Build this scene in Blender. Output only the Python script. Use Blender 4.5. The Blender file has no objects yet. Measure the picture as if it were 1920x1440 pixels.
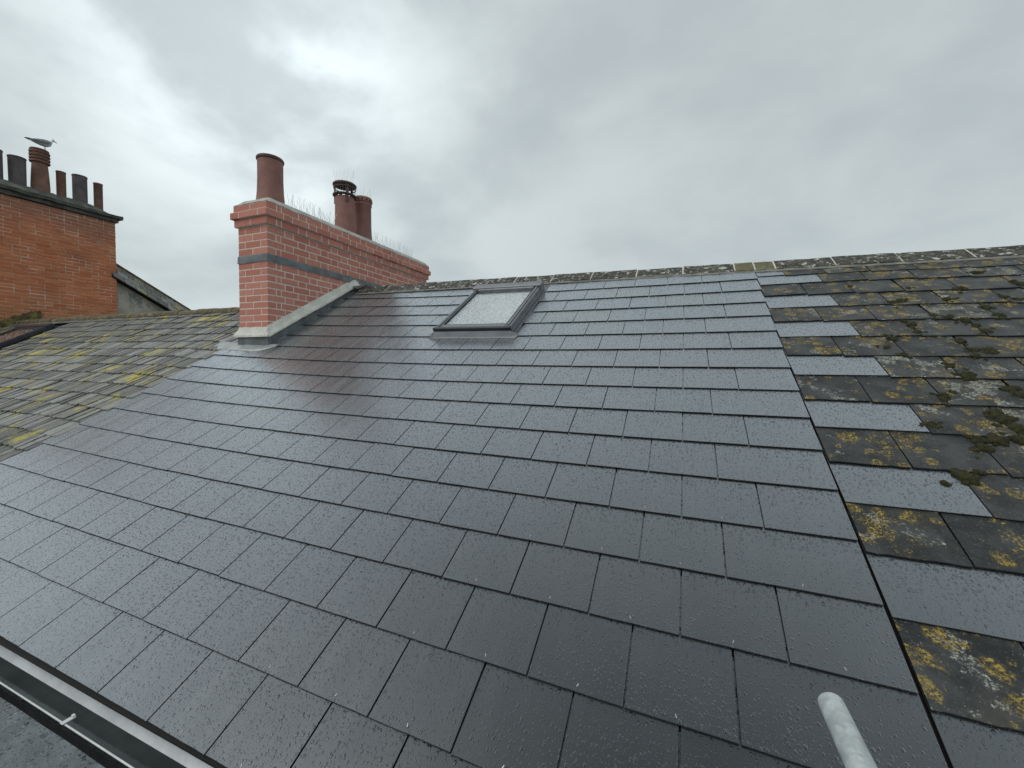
import bpy, math, random
import numpy as np
from mathutils import Vector, Matrix
random.seed(7)
sc = bpy.context.scene
col = sc.collection
R = math.radians

# ------------------------------------------------------------------ camera
CAM = Vector((-0.6362, -4.51244, -0.90666))
C_R = Vector((0.92723394, 0.37421139, 0.01424962))
C_U = Vector((-0.02891841, 0.03361344, 0.99901645))
C_F = Vector((-0.37336436, 0.92673403, -0.04198912))
FPX = 773.08 / 1920.0                      # focal length in picture widths
cd = bpy.data.cameras.new('camera'); cam = bpy.data.objects.new('camera', cd); col.objects.link(cam)
cd.sensor_fit = 'HORIZONTAL'; cd.sensor_width = 36; cd.lens = 36 * FPX
cd.clip_start = 0.05; cd.clip_end = 3000
cam.matrix_world = Matrix(((C_R.x, C_U.x, -C_F.x, CAM.x), (C_R.y, C_U.y, -C_F.y, CAM.y), (C_R.z, C_U.z, -C_F.z, CAM.z), (0, 0, 0, 1)))
sc.camera = cam

# ------------------------------------------------------------------ sky, sun, exposure
SUN = Vector((-0.30, -0.62, 0.72)).normalized()      # high, veiled by cloud
THIN = Vector((-0.686, 0.509, 0.520)).normalized()  # where the cloud is thinnest
SKY_STRENGTH = 0.1
SUN_STRENGTH = 1.0
sc.view_settings.view_transform = 'Standard'; sc.view_settings.look = 'None'
sc.view_settings.exposure = 0.0; sc.view_settings.gamma = 1.0
sc.view_settings.use_curve_mapping = False
sc.render.engine = 'CYCLES'
sc.cycles.use_denoising = True
sc.cycles.max_bounces = 6
sc.cycles.sample_clamp_indirect = 4.0

def nd(nt, typ, ins=None, **props):
    n = nt.nodes.new(typ)
    for k, v in props.items(): setattr(n, k, v)
    for k, v in (ins or {}).items():
        s = n.inputs[k]
        if isinstance(v, bpy.types.NodeSocket): nt.links.new(v, s)
        else: s.default_value = v
    return n
def mth(nt, op, a, b=0.0, c=None, clamp=False):
    ins = {0: a, 1: b}
    if c is not None: ins[2] = c
    return nd(nt, 'ShaderNodeMath', ins, operation=op, use_clamp=clamp).outputs[0]
def mrange(nt, v, a, b, c=0.0, d=1.0, smooth=True):
    return nd(nt, 'ShaderNodeMapRange', {0: v, 1: a, 2: b, 3: c, 4: d}, interpolation_type='SMOOTHSTEP' if smooth else 'LINEAR').outputs[0]
def mixc(nt, f, a, b, blend='MIX'):
    n = nt.nodes.new('ShaderNodeMix'); n.data_type = 'RGBA'; n.blend_type = blend
    for i, v in ((0, f), (6, a), (7, b)):
        if isinstance(v, bpy.types.NodeSocket): nt.links.new(v, n.inputs[i])
        else: n.inputs[i].default_value = (*v, 1) if isinstance(v, tuple) and len(v) == 3 else v
    return n.outputs[2]
def noise(nt, vec, scale, detail=4.0, rough=0.55, dist=0.0, dim='3D'):
    return nd(nt, 'ShaderNodeTexNoise', {'Vector': vec, 'Scale': scale, 'Detail': detail, 'Roughness': rough, 'Distortion': dist}, noise_dimensions=dim).outputs[0]

world = bpy.data.worlds.new('World'); sc.world = world; world.use_nodes = True
nt = world.node_tree; nt.nodes.clear()
out = nt.nodes.new('ShaderNodeOutputWorld')
bg = nd(nt, 'ShaderNodeBackground', {'Strength': SKY_STRENGTH}); nt.links.new(bg.outputs[0], out.inputs[0])
sky = nd(nt, 'ShaderNodeTexSky', sky_type='NISHITA', sun_disc=False, sun_elevation=math.asin(SUN.z), sun_rotation=math.atan2(SUN.x, SUN.y), air_density=1.0, dust_density=2.0)
tc = nt.nodes.new('ShaderNodeTexCoord'); D = tc.outputs['Generated']
sep = nd(nt, 'ShaderNodeSeparateXYZ', {0: D})
zz = mth(nt, 'ADD', mth(nt, 'MAXIMUM', sep.outputs[2], 0.0), 0.32)
P2 = nd(nt, 'ShaderNodeCombineXYZ', {0: mth(nt, 'DIVIDE', sep.outputs[0], zz), 1: mth(nt, 'DIVIDE', sep.outputs[1], zz), 2: 3.1}).outputs[0]
D2 = nd(nt, 'ShaderNodeVectorMath', {0: D, 1: (1.0, 1.0, 1.7)}, operation='MULTIPLY').outputs[0]
n1 = noise(nt, D2, 2.1, 8, 0.50, 0.25)
n2 = noise(nt, P2, 2.6, 8, 0.52, 0.3)
cl = mth(nt, 'ADD', mth(nt, 'MULTIPLY', n1, 0.70), mth(nt, 'MULTIPLY', n2, 0.30))
clm = mrange(nt, cl, 0.37, 0.63)
dotn = nd(nt, 'ShaderNodeVectorMath', {0: D, 1: tuple(THIN)}, operation='DOT_PRODUCT').outputs['Value']
dp = mth(nt, 'MAXIMUM', dotn, 0.0)
g1 = mth(nt, 'MULTIPLY', mth(nt, 'POWER', dp, 45.0), mth(nt, 'MULTIPLY_ADD', mrange(nt, cl, 0.42, 0.58), 0.46, 0.10))
g2 = mth(nt, 'MULTIPLY', mth(nt, 'POWER', dp, 9.0), mth(nt, 'MULTIPLY_ADD', clm, 0.16, 0.07))
lum = mth(nt, 'ADD', mth(nt, 'ADD', mth(nt, 'MULTIPLY_ADD', clm, 0.125, 0.525), g1), g2)
tint = mixc(nt, clm, (0.905, 1.02, 1.055), (0.92, 1.02, 1.03))
cloud = nd(nt, 'ShaderNodeVectorMath', {0: tint, 3: mth(nt, 'MULTIPLY', lum, 10.0)}, operation='SCALE').outputs[0]
nt.links.new(mixc(nt, 0.95, sky.outputs[0], cloud), bg.inputs[0])

sd = bpy.data.lights.new('sun', 'SUN'); sd.energy = SUN_STRENGTH; sd.angle = R(45); sd.color = (1.0, 0.97, 0.92)
sun = bpy.data.objects.new('sun', sd); col.objects.link(sun)
sun.rotation_euler = SUN.to_track_quat('Z', 'Y').to_euler(); sun.location = (-8, 6, 9)

# ------------------------------------------------------------------ roof surface: an old, slightly hollow slope
W = 0.303; TH = 0.53252372; G = 0.25430529
ES = Vector((0, math.cos(TH), math.sin(TH))); NV = Vector((0, -math.sin(TH), math.cos(TH)))
A = (-0.01576305579503169, 0.0034319566681246905, 0.028604309035944284, -0.014783414296300527, -0.013701960122409323, -0.0007497774249962951, 0.03267559622426944, 0.0443521037019236, -0.08080464884871477, -0.05832861832244903)
def S(X, k, h=0.0):
    """point of the slope: X metres along the ridge, k courses down from the ridge, h above it"""
    U = max(-20.0, min(3.0, X / W)) / 10; K = (max(-1.0, min(18.0, k)) - 9) / 8
    w = A[0]*U*U + A[1]*U*U*K + A[2]*K*K + A[3]*U*K*K + A[4]*U**3 + A[5]*U**3*K
    s = A[6]*U + A[7]*U*U + A[8]*U*K + A[9]*U*U*K
    return Vector((X, 0, 0)) + ES * (-k*G + s) + NV * (w + h)
def frame(X, k, h=0.0, k2=1.0, rx=0.0, ry=0.0, rz=0.0):
    ex = (S(X + .15, k - .5) - S(X - .15, k - .5)).normalized()
    ey = (S(X, k - k2) - S(X, k)); ey = (ey - ex * ey.dot(ex)).normalized()
    ez = ex.cross(ey)
    o = S(X, k, h)
    M = Matrix(((ex.x, ey.x, ez.x, o.x), (ex.y, ey.y, ez.y, o.y), (ex.z, ey.z, ez.z, o.z), (0, 0, 0, 1)))
    if rx or ry or rz:
        M = M @ Matrix.Rotation(rz, 4, 'Z') @ Matrix.Rotation(rx, 4, 'X') @ Matrix.Rotation(ry, 4, 'Y')
    return M
def pix(P):
    d = P - CAM; z = d.dot(C_F)
    if z < 0.05: return None
    return (960 + 773.08 * d.dot(C_R) / z, 720 - 773.08 * d.dot(C_U) / z)
def seen(pts):
    q = [pix(p) for p in pts]
    if any(a is None for a in q): return 0.0
    xs = [a[0] for a in q]; ys = [a[1] for a in q]
    w = min(max(xs), 1920) - max(min(xs), 0); h = min(max(ys), 1440) - max(min(ys), 0)
    return w * h if w > 0 and h > 0 else 0.0

# ------------------------------------------------------------------ helpers
def mesh(name, v, f, mats=(), smooth=False):
    m = bpy.data.meshes.new(name); m.from_pydata([tuple(p) for p in v], [], f); m.update()
    for mm in (mats if isinstance(mats, (list, tuple)) else [mats]): m.materials.append(mm)
    if smooth: m.polygons.foreach_set('use_smooth', [True] * len(m.polygons))
    return m
def link(name, me, parent=None, M=None):
    o = bpy.data.objects.new(name, me); col.objects.link(o)
    if parent is not None: o.parent = parent
    if M is not None: o.matrix_basis = M
    return o
def tag(o, label=None, cat=None, group=None, kind=None):
    for k, v in (('label', label), ('category', cat), ('group', group), ('kind', kind)):
        if v: o[k] = v
    return o
def thing(name, label, cat, loc=(0, 0, 0), group=None):
    o = bpy.data.objects.new(name, None); o.empty_display_size = .1; o.location = loc; col.objects.link(o)
    return tag(o, label, cat, group)
def part(name, v, f, mat, parent, smooth=False, label=None, kind=None, world=True):
    """mesh in world coordinates put under a parent"""
    o = bpy.data.objects.new(name, mesh(name, v, f, mat, smooth)); col.objects.link(o)
    if parent is not None:
        o.parent = parent
        if world: o.matrix_basis = inv(parent)
    return tag(o, label, kind=kind)
def wmat(o):
    M = o.matrix_basis.copy()
    return wmat(o.parent) @ M if o.parent else M
def inv(o): return wmat(o).inverted()
def boxm(x0, x1, y0, y1, z0, z1, b=0.0):
    """box, with a chamfer b on all edges when b > 0"""
    if b <= 0:
        v = [(x, y, z) for z in (z0, z1) for y in (y0, y1) for x in (x0, x1)]
        return v, [(0, 2, 3, 1), (4, 5, 7, 6), (0, 1, 5, 4), (2, 6, 7, 3), (0, 4, 6, 2), (1, 3, 7, 5)]
    v = []; idx = {}
    for sx in (0, 1):
        for sy in (0, 1):
            for sz in (0, 1):
                X = (x0, x1)[sx]; Y = (y0, y1)[sy]; Z = (z0, z1)[sz]
                dx = b if sx == 0 else -b; dy = b if sy == 0 else -b; dz = b if sz == 0 else -b
                idx[sx, sy, sz, 0] = len(v); v.append((X, Y + dy, Z + dz))
                idx[sx, sy, sz, 1] = len(v); v.append((X + dx, Y, Z + dz))
                idx[sx, sy, sz, 2] = len(v); v.append((X + dx, Y + dy, Z))
    f = []
    I = lambda *a: idx[a]
    for s in (0, 1):
        f.append([I(s, a, b_, 0) for a, b_ in ((0, 0), (1, 0), (1, 1), (0, 1))])
        f.append([I(a, s, b_, 1) for a, b_ in ((0, 0), (1, 0), (1, 1), (0, 1))])
        f.append([I(a, b_, s, 2) for a, b_ in ((0, 0), (1, 0), (1, 1), (0, 1))])
    for a in (0, 1):
        for c in (0, 1):
            f.append([I(a, c, 0, 0), I(a, c, 1, 0), I(a, c, 1, 1), I(a, c, 0, 1)])
            f.append([I(a, 0, c, 0), I(a, 1, c, 0), I(a, 1, c, 2), I(a, 0, c, 2)])
            f.append([I(0, a, c, 1), I(1, a, c, 1), I(1, a, c, 2), I(0, a, c, 2)])
            for e in (0, 1): f.append([I(a, c, e, 0), I(a, c, e, 1), I(a, c, e, 2)])
    return v, outward(v, f)
def outward(v, f):
    c = sum((Vector(p) for p in v), Vector()) / len(v); r = []
    for q in f:
        p = [Vector(v[i]) for i in q]; m = sum(p, Vector()) / len(p)
        nrm = (p[1] - p[0]).cross(p[2] - p[0])
        r.append(tuple(q) if nrm.dot(m - c) >= 0 else tuple(reversed(q)))
    return r
class MB:
    def __init__(s): s.v = []; s.f = []
    def add(s, vf, M=None):
        v, f = vf; o = len(s.v)
        s.v += [tuple(M @ Vector(p)) for p in v] if M is not None else [tuple(p) for p in v]
        s.f += [tuple(i + o for i in q) for q in f]; return s
    def box(s, *a, **k): return s.add(boxm(*a, **k))
    def tube(s, pts, r, n=8, cap=True):
        pts = [Vector(p) for p in pts]; o = len(s.v); m = len(pts)
        rs = r if isinstance(r, (list, tuple)) else [r] * m
        for i, p in enumerate(pts):
            t = (pts[min(i + 1, m - 1)] - pts[max(i - 1, 0)]).normalized()
            a = t.orthogonal().normalized() if i == 0 else (a - t * a.dot(t)).normalized()
            b = t.cross(a)
            for j in range(n):
                q = 2 * math.pi * j / n; s.v.append(tuple(p + (a * math.cos(q) + b * math.sin(q)) * rs[i]))
        for i in range(m - 1):
            for j in range(n):
                k = (j + 1) % n; s.f.append((o + i*n + j, o + i*n + k, o + (i+1)*n + k, o + (i+1)*n + j))
        if cap: s.f.append(tuple(o + j for j in reversed(range(n)))); s.f.append(tuple(o + (m-1)*n + j for j in range(n)))
        return s
    def lathe(s, prof, c=(0, 0, 0), n=32, closed=False):
        o = len(s.v); m = len(prof)
        for r, z in prof:
            for j in range(n):
                q = 2 * math.pi * j / n; s.v.append((c[0] + r * math.cos(q), c[1] + r * math.sin(q), c[2] + z))
        for i in range(m if closed else m - 1):
            i2 = (i + 1) % m
            for j in range(n):
                k = (j + 1) % n; s.f.append((o + i*n + j, o + i*n + k, o + i2*n + k, o + i2*n + j))
        return s
    def build(s, name, mat, parent=None, smooth=False, **kw): return part(name, s.v, s.f, mat, parent, smooth, **kw)
def smooth_angle(o, deg=40):
    m = o.data
    m.polygons.foreach_set('use_smooth', [True] * len(m.polygons))
    try: m.set_sharp_from_angle(angle=R(deg))
    except Exception: pass
    return o

# ------------------------------------------------------------------ materials
def newmat(name):
    m = bpy.data.materials.new(name); m.use_nodes = True
    nt = m.node_tree; b = nt.nodes['Principled BSDF']
    return m, nt, b
def coords(nt):
    """(along the ridge, up the slope, random per piece)"""
    geo = nt.nodes.new('ShaderNodeNewGeometry'); P = geo.outputs['Position']
    a = nd(nt, 'ShaderNodeVectorMath', {0: P, 1: (1, 0, 0)}, operation='DOT_PRODUCT').outputs['Value']
    b = nd(nt, 'ShaderNodeVectorMath', {0: P, 1: tuple(ES)}, operation='DOT_PRODUCT').outputs['Value']
    oi = nt.nodes.new('ShaderNodeObjectInfo')
    return a, b, oi.outputs['Random'], P
def comb(nt, a, b, c=0.0): return nd(nt, 'ShaderNodeCombineXYZ', {0: a, 1: b, 2: c}).outputs[0]
def drops(nt, a, b, scale, rmin, rvar, seed, fill=1.0):
    """domed rain drops: returns height in metres"""
    v = comb(nt, mth(nt, 'ADD', a, seed), mth(nt, 'MULTIPLY', b, 0.72))
    vo = nd(nt, 'ShaderNodeTexVoronoi', {'Vector': v, 'Scale': scale, 'Randomness': 1.0}, voronoi_dimensions='2D', feature='F1')
    rnd = nd(nt, 'ShaderNodeSeparateColor', {0: vo.outputs['Color']})
    on = mth(nt, 'LESS_THAN', rnd.outputs[1], fill)
    r = mth(nt, 'MULTIPLY', mth(nt, 'MULTIPLY_ADD', mth(nt, 'POWER', rnd.outputs[0], 2.0), rvar, rmin), on)
    d2 = mth(nt, 'SUBTRACT', mth(nt, 'MULTIPLY', r, r), mth(nt, 'MULTIPLY', vo.outputs['Distance'], vo.outputs['Distance']))
    return mth(nt, 'MULTIPLY', mth(nt, 'SQRT', mth(nt, 'MAXIMUM', d2, 0.0)), 0.62 / scale)

def sheen(nt, b, nrm, rough, f0, gain, power, tint=(1, 1, 1, 1)):
    """wet coated surface: reflection rising towards grazing angles over the body colour"""
    fc = nd(nt, 'ShaderNodeLayerWeight', {'Blend': 0.5, 'Normal': nrm}).outputs['Facing']
    fac = mth(nt, 'MULTIPLY_ADD', mth(nt, 'POWER', fc, power), gain, f0, clamp=True)
    gl = nd(nt, 'ShaderNodeBsdfGlossy', {'Color': tint, 'Roughness': rough, 'Normal': nrm})
    mx = nd(nt, 'ShaderNodeMixShader', {0: fac, 1: b.outputs[0], 2: gl.outputs[0]})
    nt.links.new(mx.outputs[0], nt.nodes['Material Output'].inputs[0])
def m_new_slate():
    m, nt, b = newmat('new_slate')
    x, y, rnd, P = coords(nt)
    big = drops(nt, x, y, 46, 0.06, 0.19, 3.3, 0.62)
    mid = drops(nt, x, y, 85, 0.13, 0.22, 1.7, 0.85)
    tiny = drops(nt, x, y, 240, 0.12, 0.2, 5.1, 0.6)
    h = mth(nt, 'ADD', big, mth(nt, 'ADD', mid, tiny))
    grain = noise(nt, comb(nt, x, y), 420, 3)
    hh = mth(nt, 'ADD', h, mth(nt, 'MULTIPLY', grain, 0.00009))
    wave = noise(nt, comb(nt, mth(nt, 'MULTIPLY', x, 4.0), y, mth(nt, 'MULTIPLY', rnd, 30.0)), 1.6, 1)
    hh = mth(nt, 'ADD', hh, mth(nt, 'MULTIPLY', wave, 0.0006))
    bump = nd(nt, 'ShaderNodeBump', {'Height': hh, 'Distance': 1.0, 'Strength': 1.0})
    streak = noise(nt, comb(nt, mth(nt, 'MULTIPLY', x, 9.0), y, mth(nt, 'MULTIPLY', rnd, 9.0)), 1.6, 2)
    wet = mth(nt, 'GREATER_THAN', h, 0.00001)
    ro = mrange(nt, streak, 0.35, 0.7, 0.27, 0.33)
    ro = mth(nt, 'MULTIPLY', ro, mth(nt, 'MULTIPLY_ADD', wet, -0.5, 1.0))
    c = mixc(nt, rnd, (0.015, 0.017, 0.019), (0.024, 0.026, 0.029))
    c = mixc(nt, mrange(nt, noise(nt, comb(nt, x, y), 9, 5), 0.4, 0.75, 0.0, 0.35), c, (0.036, 0.039, 0.041))
    nt.links.new(c, b.inputs['Base Color']); b.inputs['Roughness'].default_value = 0.8; nt.links.new(bump.outputs[0], b.inputs['Normal'])
    b.inputs['Specular IOR Level'].default_value = 0.0
    sheen(nt, b, bump.outputs[0], ro, 0.010, 0.86, 1.1, (0.93, 0.985, 1.04, 1))
    return m
def m_old_slate():
    m, nt, b = newmat('weathered_slate')
    x, y, rnd, P = coords(nt)
    off = mth(nt, 'MULTIPLY', rnd, 40.0)
    v = comb(nt, x, y, off); v2 = comb(nt, x, mth(nt, 'MULTIPLY', y, 1.0), mth(nt, 'ADD', off, 7.0))
    c = mixc(nt, mrange(nt, noise(nt, v, 7, 6, 0.6), 0.35, 0.7), (0.014, 0.016, 0.017), (0.055, 0.058, 0.059))
    c = mixc(nt, mrange(nt, noise(nt, v, 60, 4, 0.7), 0.48, 0.75, 0, 0.5), c, (0.085, 0.085, 0.078))
    # brown film towards some pieces
    c = mixc(nt, mth(nt, 'MULTIPLY', mrange(nt, noise(nt, v2, 4, 4), 0.45, 0.7), mrange(nt, rnd, 0.3, 0.9, 0.1, 0.7)), c, (0.085, 0.075, 0.055))
    # pale crust lichen
    wn = noise(nt, v2, 9, 8, 0.72, 0.1); wf = noise(nt, v, 95, 6, 0.85)
    wthr = mrange(nt, rnd, 0.0, 1.0, 0.64, 0.50, smooth=False)
    wm = mth(nt, 'MULTIPLY', mrange(nt, mth(nt, 'SUBTRACT', wn, wthr), 0.0, 0.05), mrange(nt, wf, 0.46, 0.56))
    c = mixc(nt, mth(nt, 'MULTIPLY', wm, 0.85), c, (0.52, 0.52, 0.46))
    # orange crusts: ragged patches, some thinning to rings
    wv = nd(nt, 'ShaderNodeVectorMath', {0: comb(nt, x, y), 1: nd(nt, 'ShaderNodeVectorMath', {0: nd(nt, 'ShaderNodeTexNoise', {'Vector': v, 'Scale': 16.0, 'Detail': 7.0, 'Roughness': 0.7}).outputs['Color'], 3: 0.11}, operation='SCALE').outputs[0]}, operation='ADD').outputs[0]
    vo = nd(nt, 'ShaderNodeTexVoronoi', {'Vector': wv, 'Scale': 10.5}, voronoi_dimensions='2D')
    rc = nd(nt, 'ShaderNodeSeparateColor', {0: vo.outputs['Color']})
    rad = mth(nt, 'MULTIPLY', mth(nt, 'MULTIPLY_ADD', mth(nt, 'POWER', rc.outputs[0], 1.3), 0.42, 0.08), mth(nt, 'LESS_THAN', rc.outputs[1], mrange(nt, noise(nt, comb(nt, x, y), 2.3, 2), 0.35, 0.62, 0.3, 1.0)))
    dd = mth(nt, 'DIVIDE', vo.outputs['Distance'], mth(nt, 'MAXIMUM', rad, 0.001))
    disk = mrange(nt, dd, 0.45, 1.05, 1.0, 0.0)
    hole = mrange(nt, dd, 0.15, 0.7, 0.25, 1.0)
    om = mth(nt, 'MULTIPLY', mth(nt, 'MULTIPLY', disk, hole), mrange(nt, noise(nt, v, 110, 6, 0.85), 0.46, 0.55))
    om = mth(nt, 'ADD', om, mth(nt, 'MULTIPLY', mrange(nt, noise(nt, v2, 5.0, 8, 0.72), 0.55, 0.62), mrange(nt, noise(nt, v, 110, 5, 0.8), 0.50, 0.58)), clamp=True)
    oc = mixc(nt, noise(nt, v, 50, 3), (0.40, 0.27, 0.035), (0.68, 0.49, 0.10))
    c = mixc(nt, mth(nt, 'MULTIPLY', om, 0.95), c, oc)
    # small speckles
    sp = mrange(nt, noise(nt, v2, 150, 4, 0.7), 0.62, 0.70)
    c = mixc(nt, mth(nt, 'MULTIPLY', sp, 0.55), c, (0.42, 0.42, 0.36))
    # dark moss film
    mm = mrange(nt, noise(nt, v, 13, 7, 0.7), 0.60, 0.68)
    c = mixc(nt, mth(nt, 'MULTIPLY', mm, 0.75), c, (0.022, 0.024, 0.012))
    nt.links.new(c, b.inputs['Base Color'])
    hgt = mth(nt, 'ADD', mth(nt, 'MULTIPLY', mth(nt, 'ADD', om, wm), 0.0012), mth(nt, 'MULTIPLY', noise(nt, v, 120, 5, 0.7), 0.0022))
    nt.links.new(nd(nt, 'ShaderNodeBump', {'Height': hgt, 'Distance': 1.0, 'Strength': 0.8}).outputs[0], b.inputs['Normal'])
    ro = mth(nt, 'ADD', mrange(nt, noise(nt, v, 9, 4), 0.3, 0.7, 0.36, 0.55), mth(nt, 'MULTIPLY', mth(nt, 'MAXIMUM', om, wm), 0.3))
    nt.links.new(ro, b.inputs['Roughness']); b.inputs['Specular IOR Level'].default_value = 0.36
    return m
def m_left_slate():
    m, nt, b = newmat('lichened_slate')
    x, y, rnd, P = coords(nt)
    off = mth(nt, 'MULTIPLY', rnd, 40.0)
    vs = comb(nt, mth(nt, 'MULTIPLY', x, 2.2), y, off); v = comb(nt, x, y, off); vg = comb(nt, mth(nt, 'MULTIPLY', x, 1.6), y, 0.0)
    c = mixc(nt, mrange(nt, rnd, 0.0, 1.0), (0.11, 0.113, 0.11), (0.34, 0.345, 0.34))
    c = mixc(nt, mrange(nt, noise(nt, vs, 9, 6, 0.65), 0.40, 0.66, 0, 0.75), c, (0.215, 0.21, 0.175))
    c = mixc(nt, mrange(nt, noise(nt, vs, 26, 5, 0.7), 0.52, 0.70, 0, 0.9), c, (0.030, 0.029, 0.020))
    c = mixc(nt, mrange(nt, noise(nt, v, 60, 3), 0.64, 0.72, 0, 0.7), c, (0.40, 0.40, 0.37))
    lich = mth(nt, 'MULTIPLY', mrange(nt, noise(nt, vg, 2.1, 5, 0.65), 0.535, 0.61), mrange(nt, noise(nt, vs, 7, 5, 0.65), 0.42, 0.56))
    lich = mth(nt, 'MULTIPLY', lich, mrange(nt, noise(nt, v, 70, 4, 0.7), 0.30, 0.48))
    lc = mixc(nt, mrange(nt, noise(nt, v, 8, 3), 0.35, 0.65), (0.42, 0.38, 0.04), (0.62, 0.50, 0.08))
    c = mixc(nt, mth(nt, 'MULTIPLY', lich, 0.92), c, lc)
    nt.links.new(c, b.inputs['Base Color']); b.inputs['Roughness'].default_value = 0.62
    hgt = mth(nt, 'ADD', mth(nt, 'MULTIPLY', noise(nt, vs, 45, 6, 0.7), 0.006), mth(nt, 'MULTIPLY', lich, 0.003))
    nt.links.new(nd(nt, 'ShaderNodeBump', {'Height': hgt, 'Distance': 1.0, 'Strength': 0.9}).outputs[0], b.inputs['Normal'])
    return m
def m_brick(name, ca, cb, cc, dirt=0.0, soot=False):
    m, nt, b = newmat(name)
    geo = nt.nodes.new('ShaderNodeNewGeometry'); P = geo.outputs['Position']
    rnd = nt.nodes.new('ShaderNodeObjectInfo').outputs['Random']
    c = mixc(nt, rnd, ca, cb)
    c = mixc(nt, mrange(nt, noise(nt, P, 22, 5, 0.65), 0.42, 0.75, 0, 0.55), c, cc)
    c = mixc(nt, mrange(nt, noise(nt, P, 90, 4, 0.7), 0.62, 0.75, 0, 0.5), c, (0.06, 0.03, 0.025))
    if dirt: c = mixc(nt, mrange(nt, noise(nt, P, 2.2, 5, 0.6), 0.48, 0.68, 0, dirt), c, (0.10, 0.075, 0.06))
    if soot:
        z = nd(nt, 'ShaderNodeSeparateXYZ', {0: P}).outputs[2]
        s = mth(nt, 'ADD', z, mth(nt, 'MULTIPLY', noise(nt, P, 1.3, 4), 1.4))
        c = mixc(nt, mrange(nt, s, 2.35, 3.1, 0, 0.6), c, (0.22, 0.125, 0.105))
        c = mixc(nt, mrange(nt, s, 1.35, 0.75, 0, 0.35), c, (0.30, 0.17, 0.07))
    nt.links.new(c, b.inputs['Base Color']); b.inputs['Roughness'].default_value = 0.82
    nt.links.new(nd(nt, 'ShaderNodeBump', {'Height': noise(nt, P, 130, 6, 0.7), 'Distance': 0.003, 'Strength': 0.8}).outputs[0], b.inputs['Normal'])
    return m
def m_plain(name, ca, cb, scale=12, rough=0.7, metal=0.0, bump=0.0015, bscale=80, r2=None, spots=None, ior=1.5):
    m, nt, b = newmat(name)
    geo = nt.nodes.new('ShaderNodeNewGeometry'); P = geo.outputs['Position']
    c = mixc(nt, mrange(nt, noise(nt, P, scale, 6, 0.6), 0.35, 0.68), ca, cb)
    if spots:
        for (sc_, lo, colr, amt) in spots:
            c = mixc(nt, mrange(nt, noise(nt, P, sc_, 7, 0.68, 0.4), lo, lo + 0.06, 0, amt), c, colr)
    nt.links.new(c, b.inputs['Base Color']); b.inputs['Metallic'].default_value = metal; b.inputs['IOR'].default_value = ior
    if r2 is None: b.inputs['Roughness'].default_value = rough
    else: nt.links.new(mrange(nt, noise(nt, P, scale * 1.7, 5), 0.35, 0.65, rough, r2), b.inputs['Roughness'])
    if bump: nt.links.new(nd(nt, 'ShaderNodeBump', {'Height': noise(nt, P, bscale, 6, 0.65), 'Distance': bump, 'Strength': 1.0}).outputs[0], b.inputs['Normal'])
    return m
def m_wet(name, ca, rough, ds, ior=1.6, cb=None, fill=.6):
    """wet dark sheet with drops, seen from above"""
    m, nt, b = newmat(name)
    geo = nt.nodes.new('ShaderNodeNewGeometry'); s = nd(nt, 'ShaderNodeSeparateXYZ', {0: geo.outputs['Position']})
    h = mth(nt, 'ADD', drops(nt, s.outputs[0], s.outputs[1], ds, 0.12, 0.3, 2.2, fill), drops(nt, s.outputs[0], s.outputs[1], ds * 2.3, 0.12, 0.3, 8.2, fill))
    h = mth(nt, 'ADD', h, mth(nt, 'MULTIPLY', noise(nt, geo.outputs['Position'], 7, 5), 0.012))
    nt.links.new(nd(nt, 'ShaderNodeBump', {'Height': h, 'Distance': 1.0, 'Strength': 1.0}).outputs[0], b.inputs['Normal'])
    nt.links.new(mixc(nt, mrange(nt, noise(nt, geo.outputs['Position'], 14, 6), 0.4, 0.65), ca, cb or ca), b.inputs['Base Color'])
    b.inputs['Roughness'].default_value = rough; b.inputs['IOR'].default_value = ior
    return m
M_NEW = m_new_slate(); M_OLD = m_old_slate(); M_LEFT = m_left_slate()
M_EDGESHADE = m_plain('shaded_slate_edge', (0.010, 0.010, 0.011), (0.016, 0.016, 0.017), 60, 0.85, bump=0.002, bscale=200)  # dark edge coating, with the shade of the joints put into its colour
M_UNDER = m_plain('underlay', (0.008, 0.008, 0.008), (0.014, 0.014, 0.014), rough=0.9, bump=0)
M_RED = m_brick('red_brick', (0.50, 0.185, 0.135), (0.61, 0.265, 0.20), (0.42, 0.165, 0.125))
M_OLDRED = m_brick('old_red_brick', (0.50, 0.145, 0.058), (0.64, 0.225, 0.10), (0.46, 0.18, 0.095), 0.25, True)
M_MORTAR = m_plain('mortar', (0.62, 0.565, 0.49), (0.75, 0.69, 0.61), 20, 0.9, bump=0.004, bscale=120)
M_OLDMORTAR = m_plain('old_mortar', (0.42, 0.24, 0.15), (0.66, 0.52, 0.42), 3, 0.9, bump=0.006, bscale=60)
M_CEMENT = m_plain('cement_fillet', (0.58, 0.57, 0.51), (0.74, 0.73, 0.66), 6, 0.75, bump=0.004, bscale=45, spots=[(14, 0.62, (0.40, 0.385, 0.33), 0.5)])
M_LEAD = m_plain('lead', (0.11, 0.12, 0.125), (0.19, 0.20, 0.205), 9, 0.42, 0.35, 0.004, 14, r2=0.6)
M_FLAUNCH = m_plain('flaunching_mortar', (0.36, 0.35, 0.315), (0.50, 0.49, 0.45), 7, 0.85, bump=0.006, bscale=45)
M_LEADM = m_plain('grey_flashing', (0.27, 0.285, 0.30), (0.36, 0.375, 0.39), 7, 0.38, 0.3, 0.001, 30, r2=0.5)
M_LEADL = m_plain('bright_lead', (0.34, 0.35, 0.35), (0.50, 0.51, 0.51), 7, 0.35, 0.45, 0.004, 16, r2=0.55)
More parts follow.
